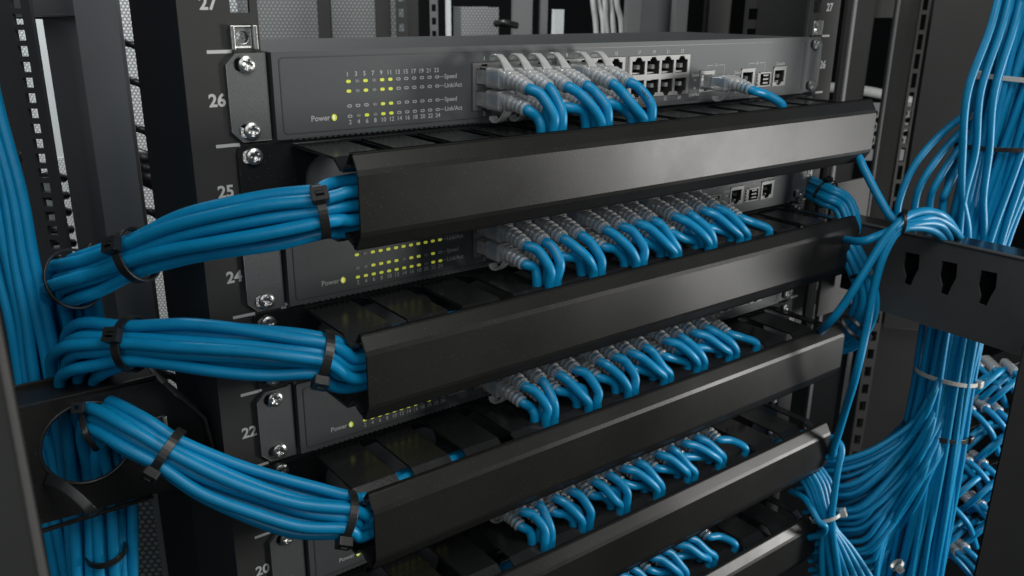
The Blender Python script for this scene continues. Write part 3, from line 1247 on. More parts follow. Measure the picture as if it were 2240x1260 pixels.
# ------------------------------------------------------------------ left cable guide box
YB = 18
gb = empty('cable_guide_box', (-310, YB, -230), 'black cable guide box with a round hole below the middle left bundle', 'guide box')
go = (-310, YB, -230)
mb = MB()
outl = [(-356, -229), (-352, -163.2), (-286.7, -166.1), (-267.8, -192), (-264.5, -216), (-264.0, -232), (-297.7, -229.5), (-352, -227.5)]
outl = [(-356, -163.2), (-356, -227.5), (-352, -227.5), (-297.7, -230.0), (-264.0, -234), (-264.5, -216), (-267.8, -192), (-286.7, -166.1)]
plate(mb, outl, [circ(-323.8, -190.8, 22.0, 22.5, 44), circ(-291.5, -191.5, 3.6, n=16)], XZ, YB, YB + 1.6)
mb.build('front_plate', m_black, gb, go, bevel=0.5)
mb = MB()
mb.box(-356, -286.7, YB + 1.7, YB + 30, -167.2, -165.9)
mb.box(-356, -286.7, YB + 30.1, YB + 31.6, -167.2, -163.6)
mb.box(-356, -286.7, YB + 1.7, YB + 5.5, -165.8, -163.3)
mb.build('top_flange', m_black, gb, go, bevel=0.5)
mb = MB()
d = Vector((-267.8 + 286.7, -192 + 166.1)).normalized()
for (a, b_) in (((-286.2, -165.9), (-267.2, -192)), ((-267.2, -192), (-263.9, -216)), ((-263.9, -216), (-263.4, -234))):
    mb.add([(a[0], YB - 5.5, a[1]), (b_[0], YB - 5.5, b_[1]), (b_[0], YB + 20, b_[1]), (a[0], YB + 20, a[1]),
            (a[0] + 1.4, YB - 5.5, a[1] + .4), (b_[0] + 1.4, YB - 5.5, b_[1] + .4), (b_[0] + 1.4, YB + 20, b_[1] + .4), (a[0] + 1.4, YB + 20, a[1] + .4)],
           [(0, 1, 2, 3), (7, 6, 5, 4), (0, 4, 5, 1), (1, 5, 6, 2), (2, 6, 7, 3), (3, 7, 4, 0)])
mb.build('side_flange', m_rail, gb, go)
mb = MB()
mb.box(-352, -297, YB - 3.2, YB - 0.1, -231.2, -229.8)
mb.build('bottom_flange', m_black, gb, go, bevel=0.3)
# edging round the hole
mb = MB()
n = 44
ring = [Vector((-323.8 + 21.6 * math.cos(2 * math.pi * i / n), YB + 0.6, -190.8 + 22.1 * math.sin(2 * math.pi * i / n))) for i in range(n)]
ring.append(ring[0])
tube(mb, ring, 1.1, 8, caps=False)
mb.build('hole_edging', m_tie, gb, go)
cage_nut(-292.0, -191.5, 'silver cage nut on the guide box behind the lower left bundle', y=YB)
bo = empty('bolt', (-275, YB - 2, -206), 'small silver bolt beside the cable tie on the guide box', 'bolt')
mb = MB()
p0 = at(408, 978, 452)
tube(mb, [p0, p0 + Vector((1.5, -9, -2))], 2.2, 10)
mb.build('shank', m_screw, bo, (-275, YB - 2, -206))
mb = MB()
tube(mb, [p0 + Vector((0.3, -3, -.5)), p0 + Vector((1.0, -6, -1.4))], 4.0, 6)
mb.build('nut', m_screw, bo, (-275, YB - 2, -206), bevel=0.3)
c = at(205, 985, 428)
t1 = empty('cable_tie', c, 'long black tie looped through the round hole and under the guide box', 'cable tie', TIEG)
lp = [at(172, 885, 428), at(178, 930, 426), at(160, 1010, 428), at(120, 1052, 425), at(150, 1062, 421), at(178, 1092, 420), at(202, 1116, 421), at(216, 1112, 428), at(206, 1040, 444), at(190, 940, 446), at(180, 890, 436)]
lp = [at(100, 1048, 426), at(126, 1056, 422), at(150, 1072, 421), at(176, 1094, 421), at(198, 1116, 422), at(207, 1122, 428), at(212, 1112, 436)]
mb = MB()
pp = catmull(lp, 5)
loft(mb, pp, [(0.6, 2.6, 6)] * len(pp), 12, up=M3 @ Vector((0.7, 0.7, 0)))
mb.build('strap', m_tie, t1, c)
mb = MB()
lp = [at(176, 900, 430), at(184, 940, 424), at(196, 965, 426), at(212, 985, 432)]
pp = catmull(lp, 5)
loft(mb, pp, [(0.5, 1.4, 6)] * len(pp), 12, up=M3 @ Vector((1, 0, 0)))
mb.build('inner_strap', m_tie, t1, c)
mb = MB()
h0 = at(176, 889, 424)
ex, ey, ez = M3 @ Vector((1, 0, 0)), M3 @ Vector((0, 1, 0)), M3 @ Vector((0, 0, 1))
f = lambda a, b_, k: tuple(h0 + (ex * a + ey * b_) * 1.0 + ez * k)
plate(mb, rrect(-2.7, 2.7, -2.7, 2.7, 0.6), [rect(-1.2, 1.2, -1.0, 1.0)], f, 0, 4)
mb.build('head', m_tie, t1, c, bevel=0.3)
# lower tie on the trunk beneath the box
c = at(232, 1208, 474)
tie(c, (0.1, 0.05, -1), 10.5, w=3.6, tail=False, hs=0.6, head=(0.3, 1, 0), label='black cable tie on the cables under the guide box', sq=(1, 0.9), group=TIEG)

# ------------------------------------------------------------------ left background and foreground
def post(px0, px1, ytop, ybot, depth, m, name, label, cat, group=None, thick=18, yaw=-28, yref=None, holes=None, bevel=0.8):
    """upright piece seen between px0 and px1 (at picture height yref); stands on true vertical"""
    yref = ytop if yref is None else yref
    a = at(px0, yref, depth)
    b_ = at(px1, yref, depth)
    cen = (a + b_) / 2
    zt_ = at((px0 + px1) / 2, ytop, depth).z
    # bottom height: where the vertical through cen crosses picture row ybot
    q = M3.inverted()

    def rowz(row):
        lo, hi = -4000.0, 4000.0
        for _ in range(50):
            m_ = (lo + hi) / 2
            w_ = q @ (Vector((cen.x, cen.y, m_)) - CAM)
            if w_.z > -1:
                lo, hi = (m_, hi) if m_ < 0 else (lo, m_)
                continue
            y_ = 630 - FPX * w_.y / -w_.z
            if y_ > row:
                lo = m_
            else:
                hi = m_
        return (lo + hi) / 2
    z1, z0 = rowz(ytop), rowz(ybot)
    Rz = Matrix.Rotation(math.radians(yaw), 3, 'Z')
    ax = Rz @ Vector((1, 0, 0))
    ay = Rz @ Vector((0, 1, 0))
    w = (b_ - a).length / 2 / max(0.3, abs(ax.dot((b_ - a).normalized())))
    mb = MB()
    hs = []
    if holes:
        hw, hh, step, u0, zz0, zz1 = holes
        z = zz1
        while z > zz0:
            hs.append(rect(u0 - hw, u0 + hw, z - hh, z + hh))
            z -= step
    plate(mb, rect(-w, w, z0, z1), [h_ for h_ in hs if h_[0][1] > z0 and h_[2][1] < z1],
          lambda u_, v_, t_: tuple(Vector((cen.x, cen.y, 0)) + ax * u_ + ay * t_ + Vector((0, 0, v_))), 0, thick)
    o = mb.build(name, m, None, (cen.x, cen.y, z0), bevel=bevel)
    tag(o, label, cat, group)
    return o, cen, w, z0, z1


BG = 'uprights of the racks behind'
# perforated door far behind on the left, seen in the narrow gap
def sheet(px0, py0, px1, py1, depth, m, label, name='perforated_door', cat='perforated door', yaw=-22, th=3):
    return post(px0, px1, py0, py1, depth, m, name, label, cat, thick=th, yaw=yaw, bevel=0)[0]


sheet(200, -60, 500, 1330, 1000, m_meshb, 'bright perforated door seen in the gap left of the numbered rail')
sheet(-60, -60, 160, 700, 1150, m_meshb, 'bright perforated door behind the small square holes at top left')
# lower left dull mesh and light strips
post(262, 318, 1000, 1330, 700, m_meshc, 'mesh_screen', 'dull grey perforated panel under the guide box', 'mesh screen', thick=3, yaw=-30, bevel=0)
post(322, 348, 1000, 1330, 690, m_postlight, 'frame_strip', 'pale metal strip under the guide box', 'metal strip', thick=3, yaw=-30)
post(338, 420, 1000, 1330, 600, m_postbrown, 'rack_upright', 'dark upright below the guide box', 'rack upright', BG, thick=20, yaw=-30)
# wide grey upright with a window, in front of the door
fp = empty('door_frame', at(200, 400, 560), 'grey steel frame with a tall window behind the upper left bundle', 'door frame')
fo = at(200, 400, 560)


def framepiece(mb, pxa, pxb, ya, yb, depth, yaw, th, yref=300):
    a = at(pxa, yref, depth)
    b_ = at(pxb, yref, depth)
    cen = (a + b_) / 2
    Rz = Matrix.Rotation(math.radians(yaw), 3, 'Z')
    ax, ay = Rz @ Vector((1, 0, 0)), Rz @ Vector((0, 1, 0))
    w = (b_ - a).length / 2 / abs(ax.dot((b_ - a).normalized()))
    z1, z0 = at(pxa, ya, depth).z, at(pxa, yb, depth).z
    f_ = lambda u_, v_, t_: tuple(Vector((cen.x, cen.y, 0)) + ax * u_ + ay * t_ + Vector((0, 0, v_)))
    plate(mb, rect(-w, w, z0, z1), [], f_, 0, th)


mb = MB()
framepiece(mb, 203, 291, -140, 1200, 560, -38, 5)
mb.build('upright', m_postgrey, fp, fo, bevel=3)
mb = MB()
framepiece(mb, -60, 176, -160, 32, 562, -38, 5, yref=10)
mb.build('head_rail', m_postgrey, fp, fo, bevel=3)
mb = MB()
framepiece(mb, 134, 225, -20, 1200, 600, -38, 5)
mb.build('inner_panel', m_postgrey, fp, fo, bevel=2)
post(74, 116, 30, 345, 1060, m_bright, 'lit_gap_strip', 'narrow pale strip painted for the lit gap beside the square holes at top left', 'metal strip', thick=5, yref=180, yaw=-22, bevel=2)  # pale sheet in place of a lit gap, brightness put into its colour
# dark strip with square holes
post(-60, 92, -60, 720, 520, m_dark, 'perforated_strip', 'black strip with a column of square holes beside the far left trunk', 'slotted strip', thick=4, yaw=-38,
     yref=180, holes=(3.0, 3.0, 9.2, 12.6, -330, 66), bevel=0)
post(298, 300, 0, 10, 620, m_dark, 'thin_edge', 'thin dark edge strip beside the bright mesh gap', 'edge strip', thick=2) if False else None
# black leads looping across the bright gap
for i, y in enumerate((95, 178, 282, 462, 735, 820)):
    dx = (y - 95) * 0.115
    cable([at(252 + dx, y - 8, 640), at(272 + dx, y - 2, 600), at(292 + dx, y + 3, 596), at(312 + dx, y + 16, 606), at(330 + dx, y + 30, 640)],
          '%s dark lead from the top looping across the bright mesh gap' % ORD[i], 'dark leads across the mesh gap', r=2.6, name='dark_lead', cat='power lead', mt=m_tie)
for i, (x, y) in enumerate(((300, 350), (305, 372), (310, 392))):
    cable([at(x - 30, y, 660), at(x, y - 6, 650), at(x + 36, y + 8, 655)], '%s short black cord crossing the mesh gap beside the number 25' % ORD[i], 'black cords at the mesh gap',
          r=7, name='black_cord', cat='power lead', mt=m_tie)
# crumpled clutter behind: dark clips on a lit strip
post(100, 128, 380, 590, 700, m_bright, 'notched_strip', 'pale notched strip behind the upper left bundle', 'metal strip', thick=5, yref=480,
     holes=None, yaw=-38)
for i, y in enumerate((388, 425, 462, 500, 530, 560)):
    cable([at(88 + i * 5, y, 680), at(112 + i * 5, y - 3 + (i % 2) * 8, 676), at(140 + i * 5, y + 2, 690)], '%s black loop wound on the pale notched strip' % ORD[i], 'black loops on the notched strip',
          r=3.4, name='hook_loop', cat='cable loop', mt=m_tie)
# foreground upright, out of focus
o, *_ = post(-300, 38, -200, 1500, 215, m_fg, 'cabinet_post', 'blurred grey cabinet post at the lower left edge, close to the viewer', 'cabinet post', thick=3, yaw=-38, yref=1000, bevel=1)

# ------------------------------------------------------------------ right side: keyhole bracket
XP = 260
kb = empty('cable_bracket', (XP, -100, -217), 'black steel bracket with three keyhole slots at the right', 'bracket')
ko = (XP, -100, -217)
mb = MB()
key = [(-87.6, -162.5), (-99.4, -162.0), (-100.5, -173.0), (-97.8, -181.6), (-96.3, -188.8), (-90.1, -188.5), (-90.6, -182.3), (-87.4, -174.3)]
hs = [key, [(a - 29.8, b_) for a, b_ in key], [(a - 59.2, b_) for a, b_ in key]]
plate(mb, [(-46, -148), (-58, -216), (-205, -219), (-205, -148)], hs, YZ, XP, XP + 1.8)
mb.build('slotted_face', m_brk, kb, ko, bevel=0.5)
mb = MB()
tube(mb, [Vector((XP + 0.6, -205, -147.6)), Vector((XP + 0.6, -44, -147.6))], 1.5, 12)
mb.build('rolled_lip', m_brk, kb, ko)
mb = MB()
mb.box(XP + 1.9, XP + 30, -205, -10, -149.4, -148)
mb.box(XP + 26, XP + 28, -205, -20, -216, -149.6)  # back plate added so the keyholes look dark inside
mb.build('top_shelf', m_tray, kb, ko, bevel=0.4)
mb = MB()
mb.box(XP + 3, XP + 60, -16, -13, -240, -120)
mb.build('end_web', m_rail, kb, ko)
# black door edge at bottom right
post(2208, 2420, 740, 1500, 560, m_rail, 'cabinet_door_edge', 'matt black cabinet edge at the lower right border', 'cabinet door', thick=4, yaw=-50, yref=1000, bevel=1)

# ------------------------------------------------------------------ right trunk
TG = 'blue cables of the tall right trunk'
rt = random.Random(21)


def xc(z):
    # centre line of the trunk
    pts = [(120, 372, -122, 46), (40, 356, -118, 41), (-60, 343, -112, 34), (-150, 336, -106, 27), (-220, 334, -104, 24), (-300, 334, -104, 23), (-400, 333, -104, 27), (-520, 330, -104, 31), (-700, 330, -104, 36)]
    for a, b_ in zip(pts, pts[1:]):
        if z <= a[0] and z >= b_[0]:
            f_ = (a[0] - z) / (a[0] - b_[0])
            return [a[i] + (b_[i] - a[i]) * f_ for i in (1, 2, 3)]
    return pts[-1][1:]


VR = (M3 @ Vector((1, 0, 0)))
VR = Vector((VR.x, VR.y, 0)).normalized()
VF = Vector((VR.y, -VR.x, 0))       # towards the viewer
if VF.dot(CAM - Vector((340, -110, 0))) < 0:
    VF = -VF
zz = [100, 30, -40, -100, -150, -200, -250, -300, -360, -430, -520, -640]
tr_list = []
N1 = 20
for row in range(2):
    n_ = N1 - row * 2
    for i in range(n_):
        s0 = -1 + 2 * (i + 0.5) / n_
        ph, ph2 = rt.uniform(0, 6.28), rt.uniform(0, 6.28)
        sw = rt.uniform(-0.34, 0.34)
        P = []
        for z in zz:
            cx, cy, rr = xc(z)
            s_ = s0 + sw * math.sin(z / 130 + ph)
            s_ = max(-1, min(1, s_))
            dpt = math.sqrt(max(0, 1 - s_ * s_)) * rr * 0.55 - row * 6.5 + 3.4 * math.sin(z / 90 + ph2)
            P.append(Vector((cx, cy, z)) + VR * (s_ * rr) + VF * dpt)
        tr_list.append((row, s0, P))
for row in range(2):
    rs = sorted([t for t in tr_list if t[0] == row], key=lambda t: t[1])
    for k, (_, _, P) in enumerate(rs):
        cable(P, '%s cable from the left in the %s layer of the tall right trunk' % (ORD[k], 'front' if row == 0 else 'rear'), TG, r=2.75, k=4)
# cables crossing over the top part
for k, (x0, x1, x2) in enumerate(((2172, 2122, 2116), (2196, 2150, 2096), (2222, 2180, 2150))):
    cable([at(x0 + 25, -60, 640), at(x0 - 5, 60, 642), at(x1 - 5, 200, 650), at(x1 - 16, 330, 665), at((x1 + x2) / 2 - 14, 430, 680), at(x2 + 2, 520, 700), at(x2 - 10, 700, 740)],
          'stray cable crossing in front of the upper right trunk, %s from the left' % ORD[k], 'stray cables over the right trunk', r=2.9)


def trunk_tie(z, mt, label, w=4, tiltv=0.0, headdir=-1, grp=None, sc=1.0, head_s=0.8):
    cx, cy, rr = xc(z)
    c_ = Vector((cx, cy, z))
    r = empty('cable_tie', c_, label, 'cable tie', grp)
    path, nor = [], []
    n_ = 48
    for i in range(n_):
        a = 2 * math.pi * i / n_
        p_ = c_ + VR * math.cos(a) * (rr + 3.4) * sc + VF * (math.sin(a) * (rr * 0.55 + 4.4)) + Vector((0, 0, tiltv * math.cos(a)))
        path.append(p_)
        nor.append((VR * math.cos(a) + VF * math.sin(a) * 1.6))
    mb = MB()
    ribbon(mb, path, nor, w, 1.1)
    mb.build('strap', mt, r, c_, bevel=0.2)
    h_ = c_ + VR * headdir * (rr + 3.0) * sc + VF * 6 + Vector((0, 0, tiltv * headdir))
    mb = MB()
    hs_ = 4.2 * head_s
    mb.box(h_.x - hs_, h_.x + hs_, h_.y - hs_, h_.y + hs_, h_.z - hs_, h_.z + hs_)
    mb.build('head', mt, r, c_, bevel=1.2)
    return r


RT = 'cable ties on the right trunk'
trunk_tie(-30, m_wtie, 'white cable tie round the upper part of the right trunk', w=3.6, tiltv=-3, grp=RT, sc=0.98)
trunk_tie(-82, m_tie, 'black cable tie on the right trunk above the keyhole bracket', w=3.6, tiltv=0, grp=RT, headdir=1)
trunk_tie(-284, m_wtie, 'white cable tie on the right trunk below the keyhole bracket', w=3.6, tiltv=-5, grp=RT, headdir=1)
trunk_tie(-338, m_tie, 'black cable tie on the right trunk where the cables fan out', w=4.2, tiltv=-5, grp=RT, headdir=1)

# arching cables that leave the trunk and pass behind the bracket
for k, (x0, y0, xm, ym, xe) in enumerate(((2120, 248, 2020, 345, 1964), (2120, 275, 2040, 375, 2000), (2120, 305, 2065, 390, 2032), (2122, 335, 2085, 410, 2060))):
    cable([at(2175, y0 - 26, 700), at(x0 + 8, y0 - 6, 690), at((x0 + xm) / 2 - 4, (y0 + ym) / 2 - 10, 684), at(xm - 18, ym + 14, 684), at(xe + 3, 440, 690), at(xe, 500, 700), at(xe + 6, 600, 730)],
          '%s from the left of the four arching cables left of the right trunk' % ORD[k], 'arching cables beside the right trunk', r=2.9)

# cables meeting at the knot above the bracket
KN = 'cables tied together above the keyhole bracket'
cable([(120, -40, ztop(25) - 30), (200, -46, ztop(25) - 30), at(1872, 338, 645), at(1890, 370, 640), at(1925, 437, 636), at(1955, 480, 634), at(1990, 487, 632), at(2040, 476, 640), at(2085, 500, 655), at(2110, 540, 690)],
      'loose cable dropping from the right end of the top manager to the knot', KN, r=3.1)
cable([(130, -40, ztop(23) - 18), (205, -44, ztop(23) - 18), at(1876, 528, 640), at(1915, 518, 634), at(1960, 500, 630), at(1995, 492, 630), at(2040, 488, 640), at(2070, 505, 655), at(2090, 560, 700)],
      'loose cable from the right end of the second manager to the knot', KN, r=3.1)
cable([(150, -40, ztop(21) - 20), (200, -52, ztop(21) - 10), at(1808, 712, 655), at(1850, 660, 640), at(1890, 596, 632), at(1930, 530, 628), at(1962, 492, 626), at(1990, 470, 630), at(2030, 462, 636), at(2070, 478, 648), at(2100, 520, 690)],
      'loose cable rising from the third manager to the knot', KN, r=3.1)
cable([(170, -40, -338), (206, -44, -334), at(1812, 1000, 728), at(1826, 972, 716), at(1848, 900, 690), at(1872, 820, 658), at(1895, 720, 648), at(1912, 630, 640), at(1932, 560, 632), at(1958, 512, 628), at(1985, 498, 628), at(2030, 500, 640), at(2060, 520, 660), at(2080, 560, 700)],
      'long loose cable hanging from the knot down to the fourth manager', KN, r=3.1)
c = at(1971, 489, 628)
tie(c, M3 @ Vector((1, -0.05, 0)), 6.4, w=2.2, head=toward(c, -0.1, 1.6), label='small black tie gathering the loose cables above the keyhole bracket', hs=0.55, sq=(1.2, 1.0), group=RT)

# right-hand bundles turning down from one manager to the next
RBG = 'cables of the right end bundles'


def rbundle(centers, n, tagname, seed, spread, r=2.9):
    rr = random.Random(seed)
    for k in range(n):
        s_ = -1 + 2 * (k + 0.5) / n
        P = []
        for (x, y, d_, w_, ang) in centers:
            off = M3 @ Vector((math.cos(ang), math.sin(ang), 0)) * (s_ * w_) + M3 @ Vector((0, 0, 1)) * (3.0 * math.cos(s_ * 1.4) + (k % 2) * 2.2)
            P.append(at(x, y, d_) + off)
        cable(P, '%s outermost cable in the bundle at the %s' % (ORD[n - 1 - k], tagname), RBG, r=r, k=5)


rbundle([(1740, 395, 760, 8, 1.2), (1800, 425, 715, 9, 1.2), (1842, 447, 712, 9, 0.7), (1856, 500, 712, 9, 0.2), (1830, 560, 722, 9, 0.0)], 5, 'right end of the second switch', 1, 8)
rbundle([(1838, 520, 672, 8, 0.3), (1868, 570, 670, 8, 0.1), (1892, 640, 672, 8, 0.0), (1884, 690, 684, 10, -0.3), (1856, 738, 712, 10, -0.9), (1810, 752, 728, 9, -1.3), (1740, 770, 722, 8, -1.5)], 6, 'right end of the second manager', 2, 8)
c = at(1868, 718, 664)
tie(c, M3 @ Vector((-0.75, -0.62, 0.1)), 11.5, w=2.6, head=toward(c, 0.9, -0.7), label='black tie on the bundle beside the right end of the third manager', hs=0.7, sq=(1, 1), group=RT)
c = at(1893, 600, 664)
tie(c, M3 @ Vector((0.2, -1, 0.1)), 10.5, w=2.6, head=(0.3, 1, 0.2), label='black tie half hidden behind the loose cables right of the second manager', hs=0.7, group=RT, tail=False)
c = at(1806, 424, 722)
tie(c, at(1836, 447, 712) - at(1780, 412, 735), 11.5, w=2.6, head=toward(c, 0.3, 1.2), label='dark tie on the bundle beside the number 24 at right', hs=0.8, group=RT, tail=False)

# fan of cables sweeping from the lower right trunk towards the managers
rt = random.Random(33)
FG = 'cables fanning out below the right trunk'
nf = 38
for k in range(nf):
    s_ = k / (nf - 1)
    y_end = 1005 + 270 * s_ + rt.uniform(-16, 16)
    x_end = 1825 + 60 * s_
    zj = 880 + 250 * s_
    xj = 2052 - 42 * s_ + rt.uniform(-8, 8)
    zj += rt.uniform(-22, 22)
    d0 = 762 + (k % 3) * 9 + 18 * s_ + rt.uniform(-5, 5)
    P = [at(2070 - 6 * s_ + 14 * math.sin(k * 1.3), zj - 240 + 60 * s_, 745 + 15 * s_), at(2062 - 22 * s_ + 6 * math.sin(k), zj - 130 + 20 * s_, 742 + 18 * s_), at(xj - 12, zj - 40, 742 + 22 * s_ + (k % 3) * 3), at(xj - 60, zj + 32 + 5 * s_, d0), at((xj + x_end) / 2 - 22, (zj + y_end) / 2 + 28, d0),
         at(x_end + 25, y_end - 3, d0 + 4), at(x_end - 25, y_end + 2, d0 + 14), at(x_end - 90, y_end + 8, d0 + 40)]
    cable(P, '%s from the top of the blue cables fanning out of the right trunk' % ORD[k], FG, r=2.45, k=5)
for k in range(14):
    s_ = (k + 0.3) / 14
    zj = 860 + 260 * s_ + rt.uniform(-20, 20)
    d0 = 806 + rt.uniform(-6, 6)
    y_end = 1000 + 270 * s_
    cable([at(2080, zj - 200, 790), at(2060, zj - 60, 792), at(2000 - 30 * s_, zj + 40, d0), at(1930, (zj + y_end) / 2 + 40, d0), at(1860, y_end + rt.uniform(-14, 14), d0), at(1770, y_end + 30, d0 + 20)],
          '%s from the top of the shaded cables behind the fan' % ORD[k], 'shaded cables behind the fan', r=2.7, k=5)
# bundle falling from the right end of the fourth manager
WG = 'cables falling from the fourth manager'
for k in range(13):
    s_ = (k + 0.5) / 13 + random.uniform(-0.03, 0.03)
    dd = 690 + (k % 2) * 8 - 4 * math.sin(s_ * 3.1)
    dd += 52
    P = [Vector((150 + 30 * s_, -40, -338 - 8 * (k % 2))), Vector((188 + 26 * s_, -46, -342)), at(1752 + 62 * s_, 1048, dd + 2), at(1780 + 44 * s_, 1105, dd), at(1800 + 24 * s_, 1150, dd + 2), at(1795 + 75 * s_, 1205, dd + 6), at(1795 + 130 * s_, 1290, dd + 14), at(1800 + 160 * s_, 1400, dd + 40)]
    cable(P, '%s from the left of the cables falling from the right end of the fourth manager' % ORD[k], WG, r=2.8, k=5)
cable([at(1730, 1075, 760), at(1756, 1088, 742), at(1772, 1108, 732), at(1790, 1140, 726), at(1805, 1152, 726), at(1798, 1168, 734), at(1770, 1176, 745)], 'small dark blue cable loop hooked round the end of the lowest manager', WG, r=2.8)
cable([(170, -40, -332), (205, -44, -326), at(1806, 955, 736), at(1830, 964, 728), at(1841, 985, 724), at(1832, 1030, 724), at(1824, 1090, 728), at(1820, 1150, 734), at(1840, 1300, 750)], 'bent blue cable hooked out of the fourth manager end', WG, r=3.0)
c = at(1806, 1128, 742)
tie(c, M3 @ Vector((0.35, -1, 0)), 12.5, w=3.0, head=toward(c, 1.7, 1.2), mt=m_wtie, label='white cable tie with bright round head on the falling cables', hs=0.9, group=RT, tail=False)
c = at(1830, 1268, 756)
tie(c, M3 @ Vector((0.25, -1, 0)), 12, w=3.0, head=toward(c, 0.9, 1.5), mt=m_wtie, label='white cable tie at the bottom edge under the lowest manager', hs=0.9, group=RT, tail=False)
c = at(1962, 1236, 742)
tie(c, M3 @ Vector((0.5, -0.6, 0)), 5, w=3.0, head=toward(c, -0.9, 1.0), mt=m_wtie, label='small white cable tie near the bottom between fan and trunk', hs=0.8, group=RT)

# plugs of another rack at far right, behind the trunk
PG = 'patch cables of the rack at far right'
rt = random.Random(5)
pi_ = 0
for rowi, (y, n_) in enumerate(((800, 4), (850, 4), (905, 3), (955, 4), (1010, 3), (1060, 4), (1110, 3), (1165, 4), (1215, 3))):
    for k in range(n_):
        x = 2140 + 26 * k - rowi * 9 + rt.uniform(-11, 11)
        y += rt.uniform(-9, 9)
        sl_ = 1 if rowi % 2 == 0 else -1
        d_ = 850 + rt.uniform(-8, 8)
        if sl_ > 0:
            P = [at(x - 26, y - 24, d_ + 24), at(x, y, d_), at(x + 24, y + 22, d_ - 6), at(x + 46, y + 52, d_ - 4), at(x + 60, y + 95, d_ + 16)]
        else:
            P = [at(x - 60, y + 48, d_ + 24), at(x - 30, y + 26, d_), at(x, y, d_ - 6), at(x + 30, y - 24, d_), at(x + 52, y - 34, d_ + 26)]
        r = empty('patch_cable', P[0], 'patch cable at far right, %s in the %s row from the top' % (ORD[k], ORD[rowi]), 'patch cable', PG)
        mb = MB()
        tube(mb, catmull(P, 5), 2.9, 10)
        mb.build('cable_jacket', m_blue, r, P[0])
        mb = MB()
        if sl_ > 0:
            q = catmull(P[:2], 6)
            q = [P[0].lerp(P[1], t_ / 14) for t_ in range(15)]
            loft(mb, q, [((4.6 if (t_ % 3) else 3.6),) * 2 + (2.6,) for t_ in range(15)], 14)
            mb.build('boot', m_clear, r, P[0])
# dark manager shelves behind those plugs
for i, y in enumerate((878, 982, 1085, 1190)):
    a = at(2080 - i * 12, y - 6, 890)
    b_ = at(2260 - i * 12, y - 80, 850)
    dv = (b_ - a)
    mb = MB()
    up_ = Vector((0, 0, 9))
    mb.add([a, b_, b_ + up_, a + up_, a + VF * -30, b_ + VF * -30, b_ + up_ + VF * -30, a + up_ + VF * -30],
           [(0, 1, 2, 3), (7, 6, 5, 4), (0, 4, 5, 1), (3, 2, 6, 7), (1, 5, 6, 2), (0, 3, 7, 4)])
    o = mb.build('far_cable_tray', m_tray, None, a, bevel=0.5)
    tag(o, 'dark tray between the far right patch cables, %s from the top' % ORD[i], 'cable tray', 'dark trays at far right')

# ------------------------------------------------------------------ background above the top switch
BGT = BG
sheet(440, -80, 880, 200, 1050, m_mesh, 'pale perforated door behind the top left of the top switch')
post(690, 716, -80, 160, 960, m_postbrown, 'rack_upright', 'dark upright between the two perforated panels at top', 'rack upright', BGT)
post(818, 850, -80, 160, 960, m_postbrown, 'rack_upright', 'dark brown upright right of the perforated panels', 'rack upright', BGT)
post(862, 886, -80, 160, 940, m_dark, 'slotted_rail', 'black rail with pale square holes behind the top switch', 'slotted rail', thick=3, yaw=-38, holes=(3.0, 4.2, 16, 0, -60, 90), bevel=0)
sheet(858, -80, 892, 160, 1200, m_mesh, 'narrow strip of pale mesh behind the black slotted rail', name='mesh_strip', cat='mesh strip')
post(888, 912, -80, 160, 1000, m_postbrown, 'rack_upright', 'narrow brown upright at the top left of centre', 'rack upright', BGT)
post(938, 956, -80, 160, 1000, m_postlight, 'slotted_rail', 'light grey rail with small dark square holes at top', 'slotted rail', thick=3, yaw=-38, holes=(2.6, 4.0, 15, 0, -60, 90), bevel=0)
post(976, 985, -80, 160, 1100, m_bright, 'light_strip', 'thin bright strip at the top beside the dark opening', 'metal strip')
post(1010, 1090, 17, 160, 1300, m_mesh, 'mesh_cabinet', 'squat pale mesh cabinet in the dark opening at top', 'cabinet', thick=120)
post(1125, 1166, -80, 160, 1150, m_postlight, 'rack_upright', 'light grey upright right of the squat mesh cabinet', 'rack upright', BGT)
post(1186, 1200, -80, 160, 1150, m_postgrey, 'rack_upright', 'thin grey upright beside the small pale block', 'rack upright', BGT)
post(1215, 1233, 22, 160, 1100, m_bright, 'pale_block', 'small pale upright block behind the top switch', 'metal block', thick=20)
for k in range(5):
    x = 1298 + 13 * k
    cable([at(x - 6, -60, 1100), at(x, 10, 1098 + 6 * (k % 2)), at(x + 5 + 4 * math.sin(k * 2), 50, 1100), at(x + 10, 130, 1100)], 'pale grey hanging cable at the top, %s from the left' % ORD[k], 'pale cables hanging behind the top switch', r=3.6,
          mt=m_white, name='grey_cable', cat='cable')
post(1380, 1408, -80, 160, 1000, m_postlight, 'rack_upright', 'broad light grey upright right of the pale hanging cables', 'rack upright', BGT)
post(1409, 1486, -80, 160, 1020, m_postgrey, 'side_panel', 'brownish grey panel behind the middle of the top switch', 'panel')
post(1487, 1512, -80, 160, 990, m_postlight, 'rack_upright', 'light upright right of the brownish grey panel', 'rack upright', BGT)
post(1560, 1608, -80, 160, 1000, m_postbrown, 'side_panel', 'dark panel left of the rail with square holes at top', 'panel')
post(1640, 1676, -80, 160, 900, m_rail, 'slotted_rail', 'dark rail with large square holes left of the number 27', 'slotted rail', thick=3, yaw=-38, holes=(4.6, 5.6, 20.5, 0, -80, 95), bevel=0.3)
post(1677, 1686, -80, 160, 890, m_postlight, 'rack_upright', 'thin bright edged upright beside the large square holes', 'rack upright', BGT, thick=8)
post(1690, 1760, -80, 160, 950, m_rail, 'side_panel', 'dark blue grey panel just left of the right rail top', 'panel')
kn = cable([at(1085, 52, 1120), at(1100, 50, 1110), at(1112, 52, 1110), at(1130, 56, 1120)], 'small dark latch handle at the top right of the mesh cabinet', None, r=4.5, name='latch_handle', cat='latch', mt=m_tie)

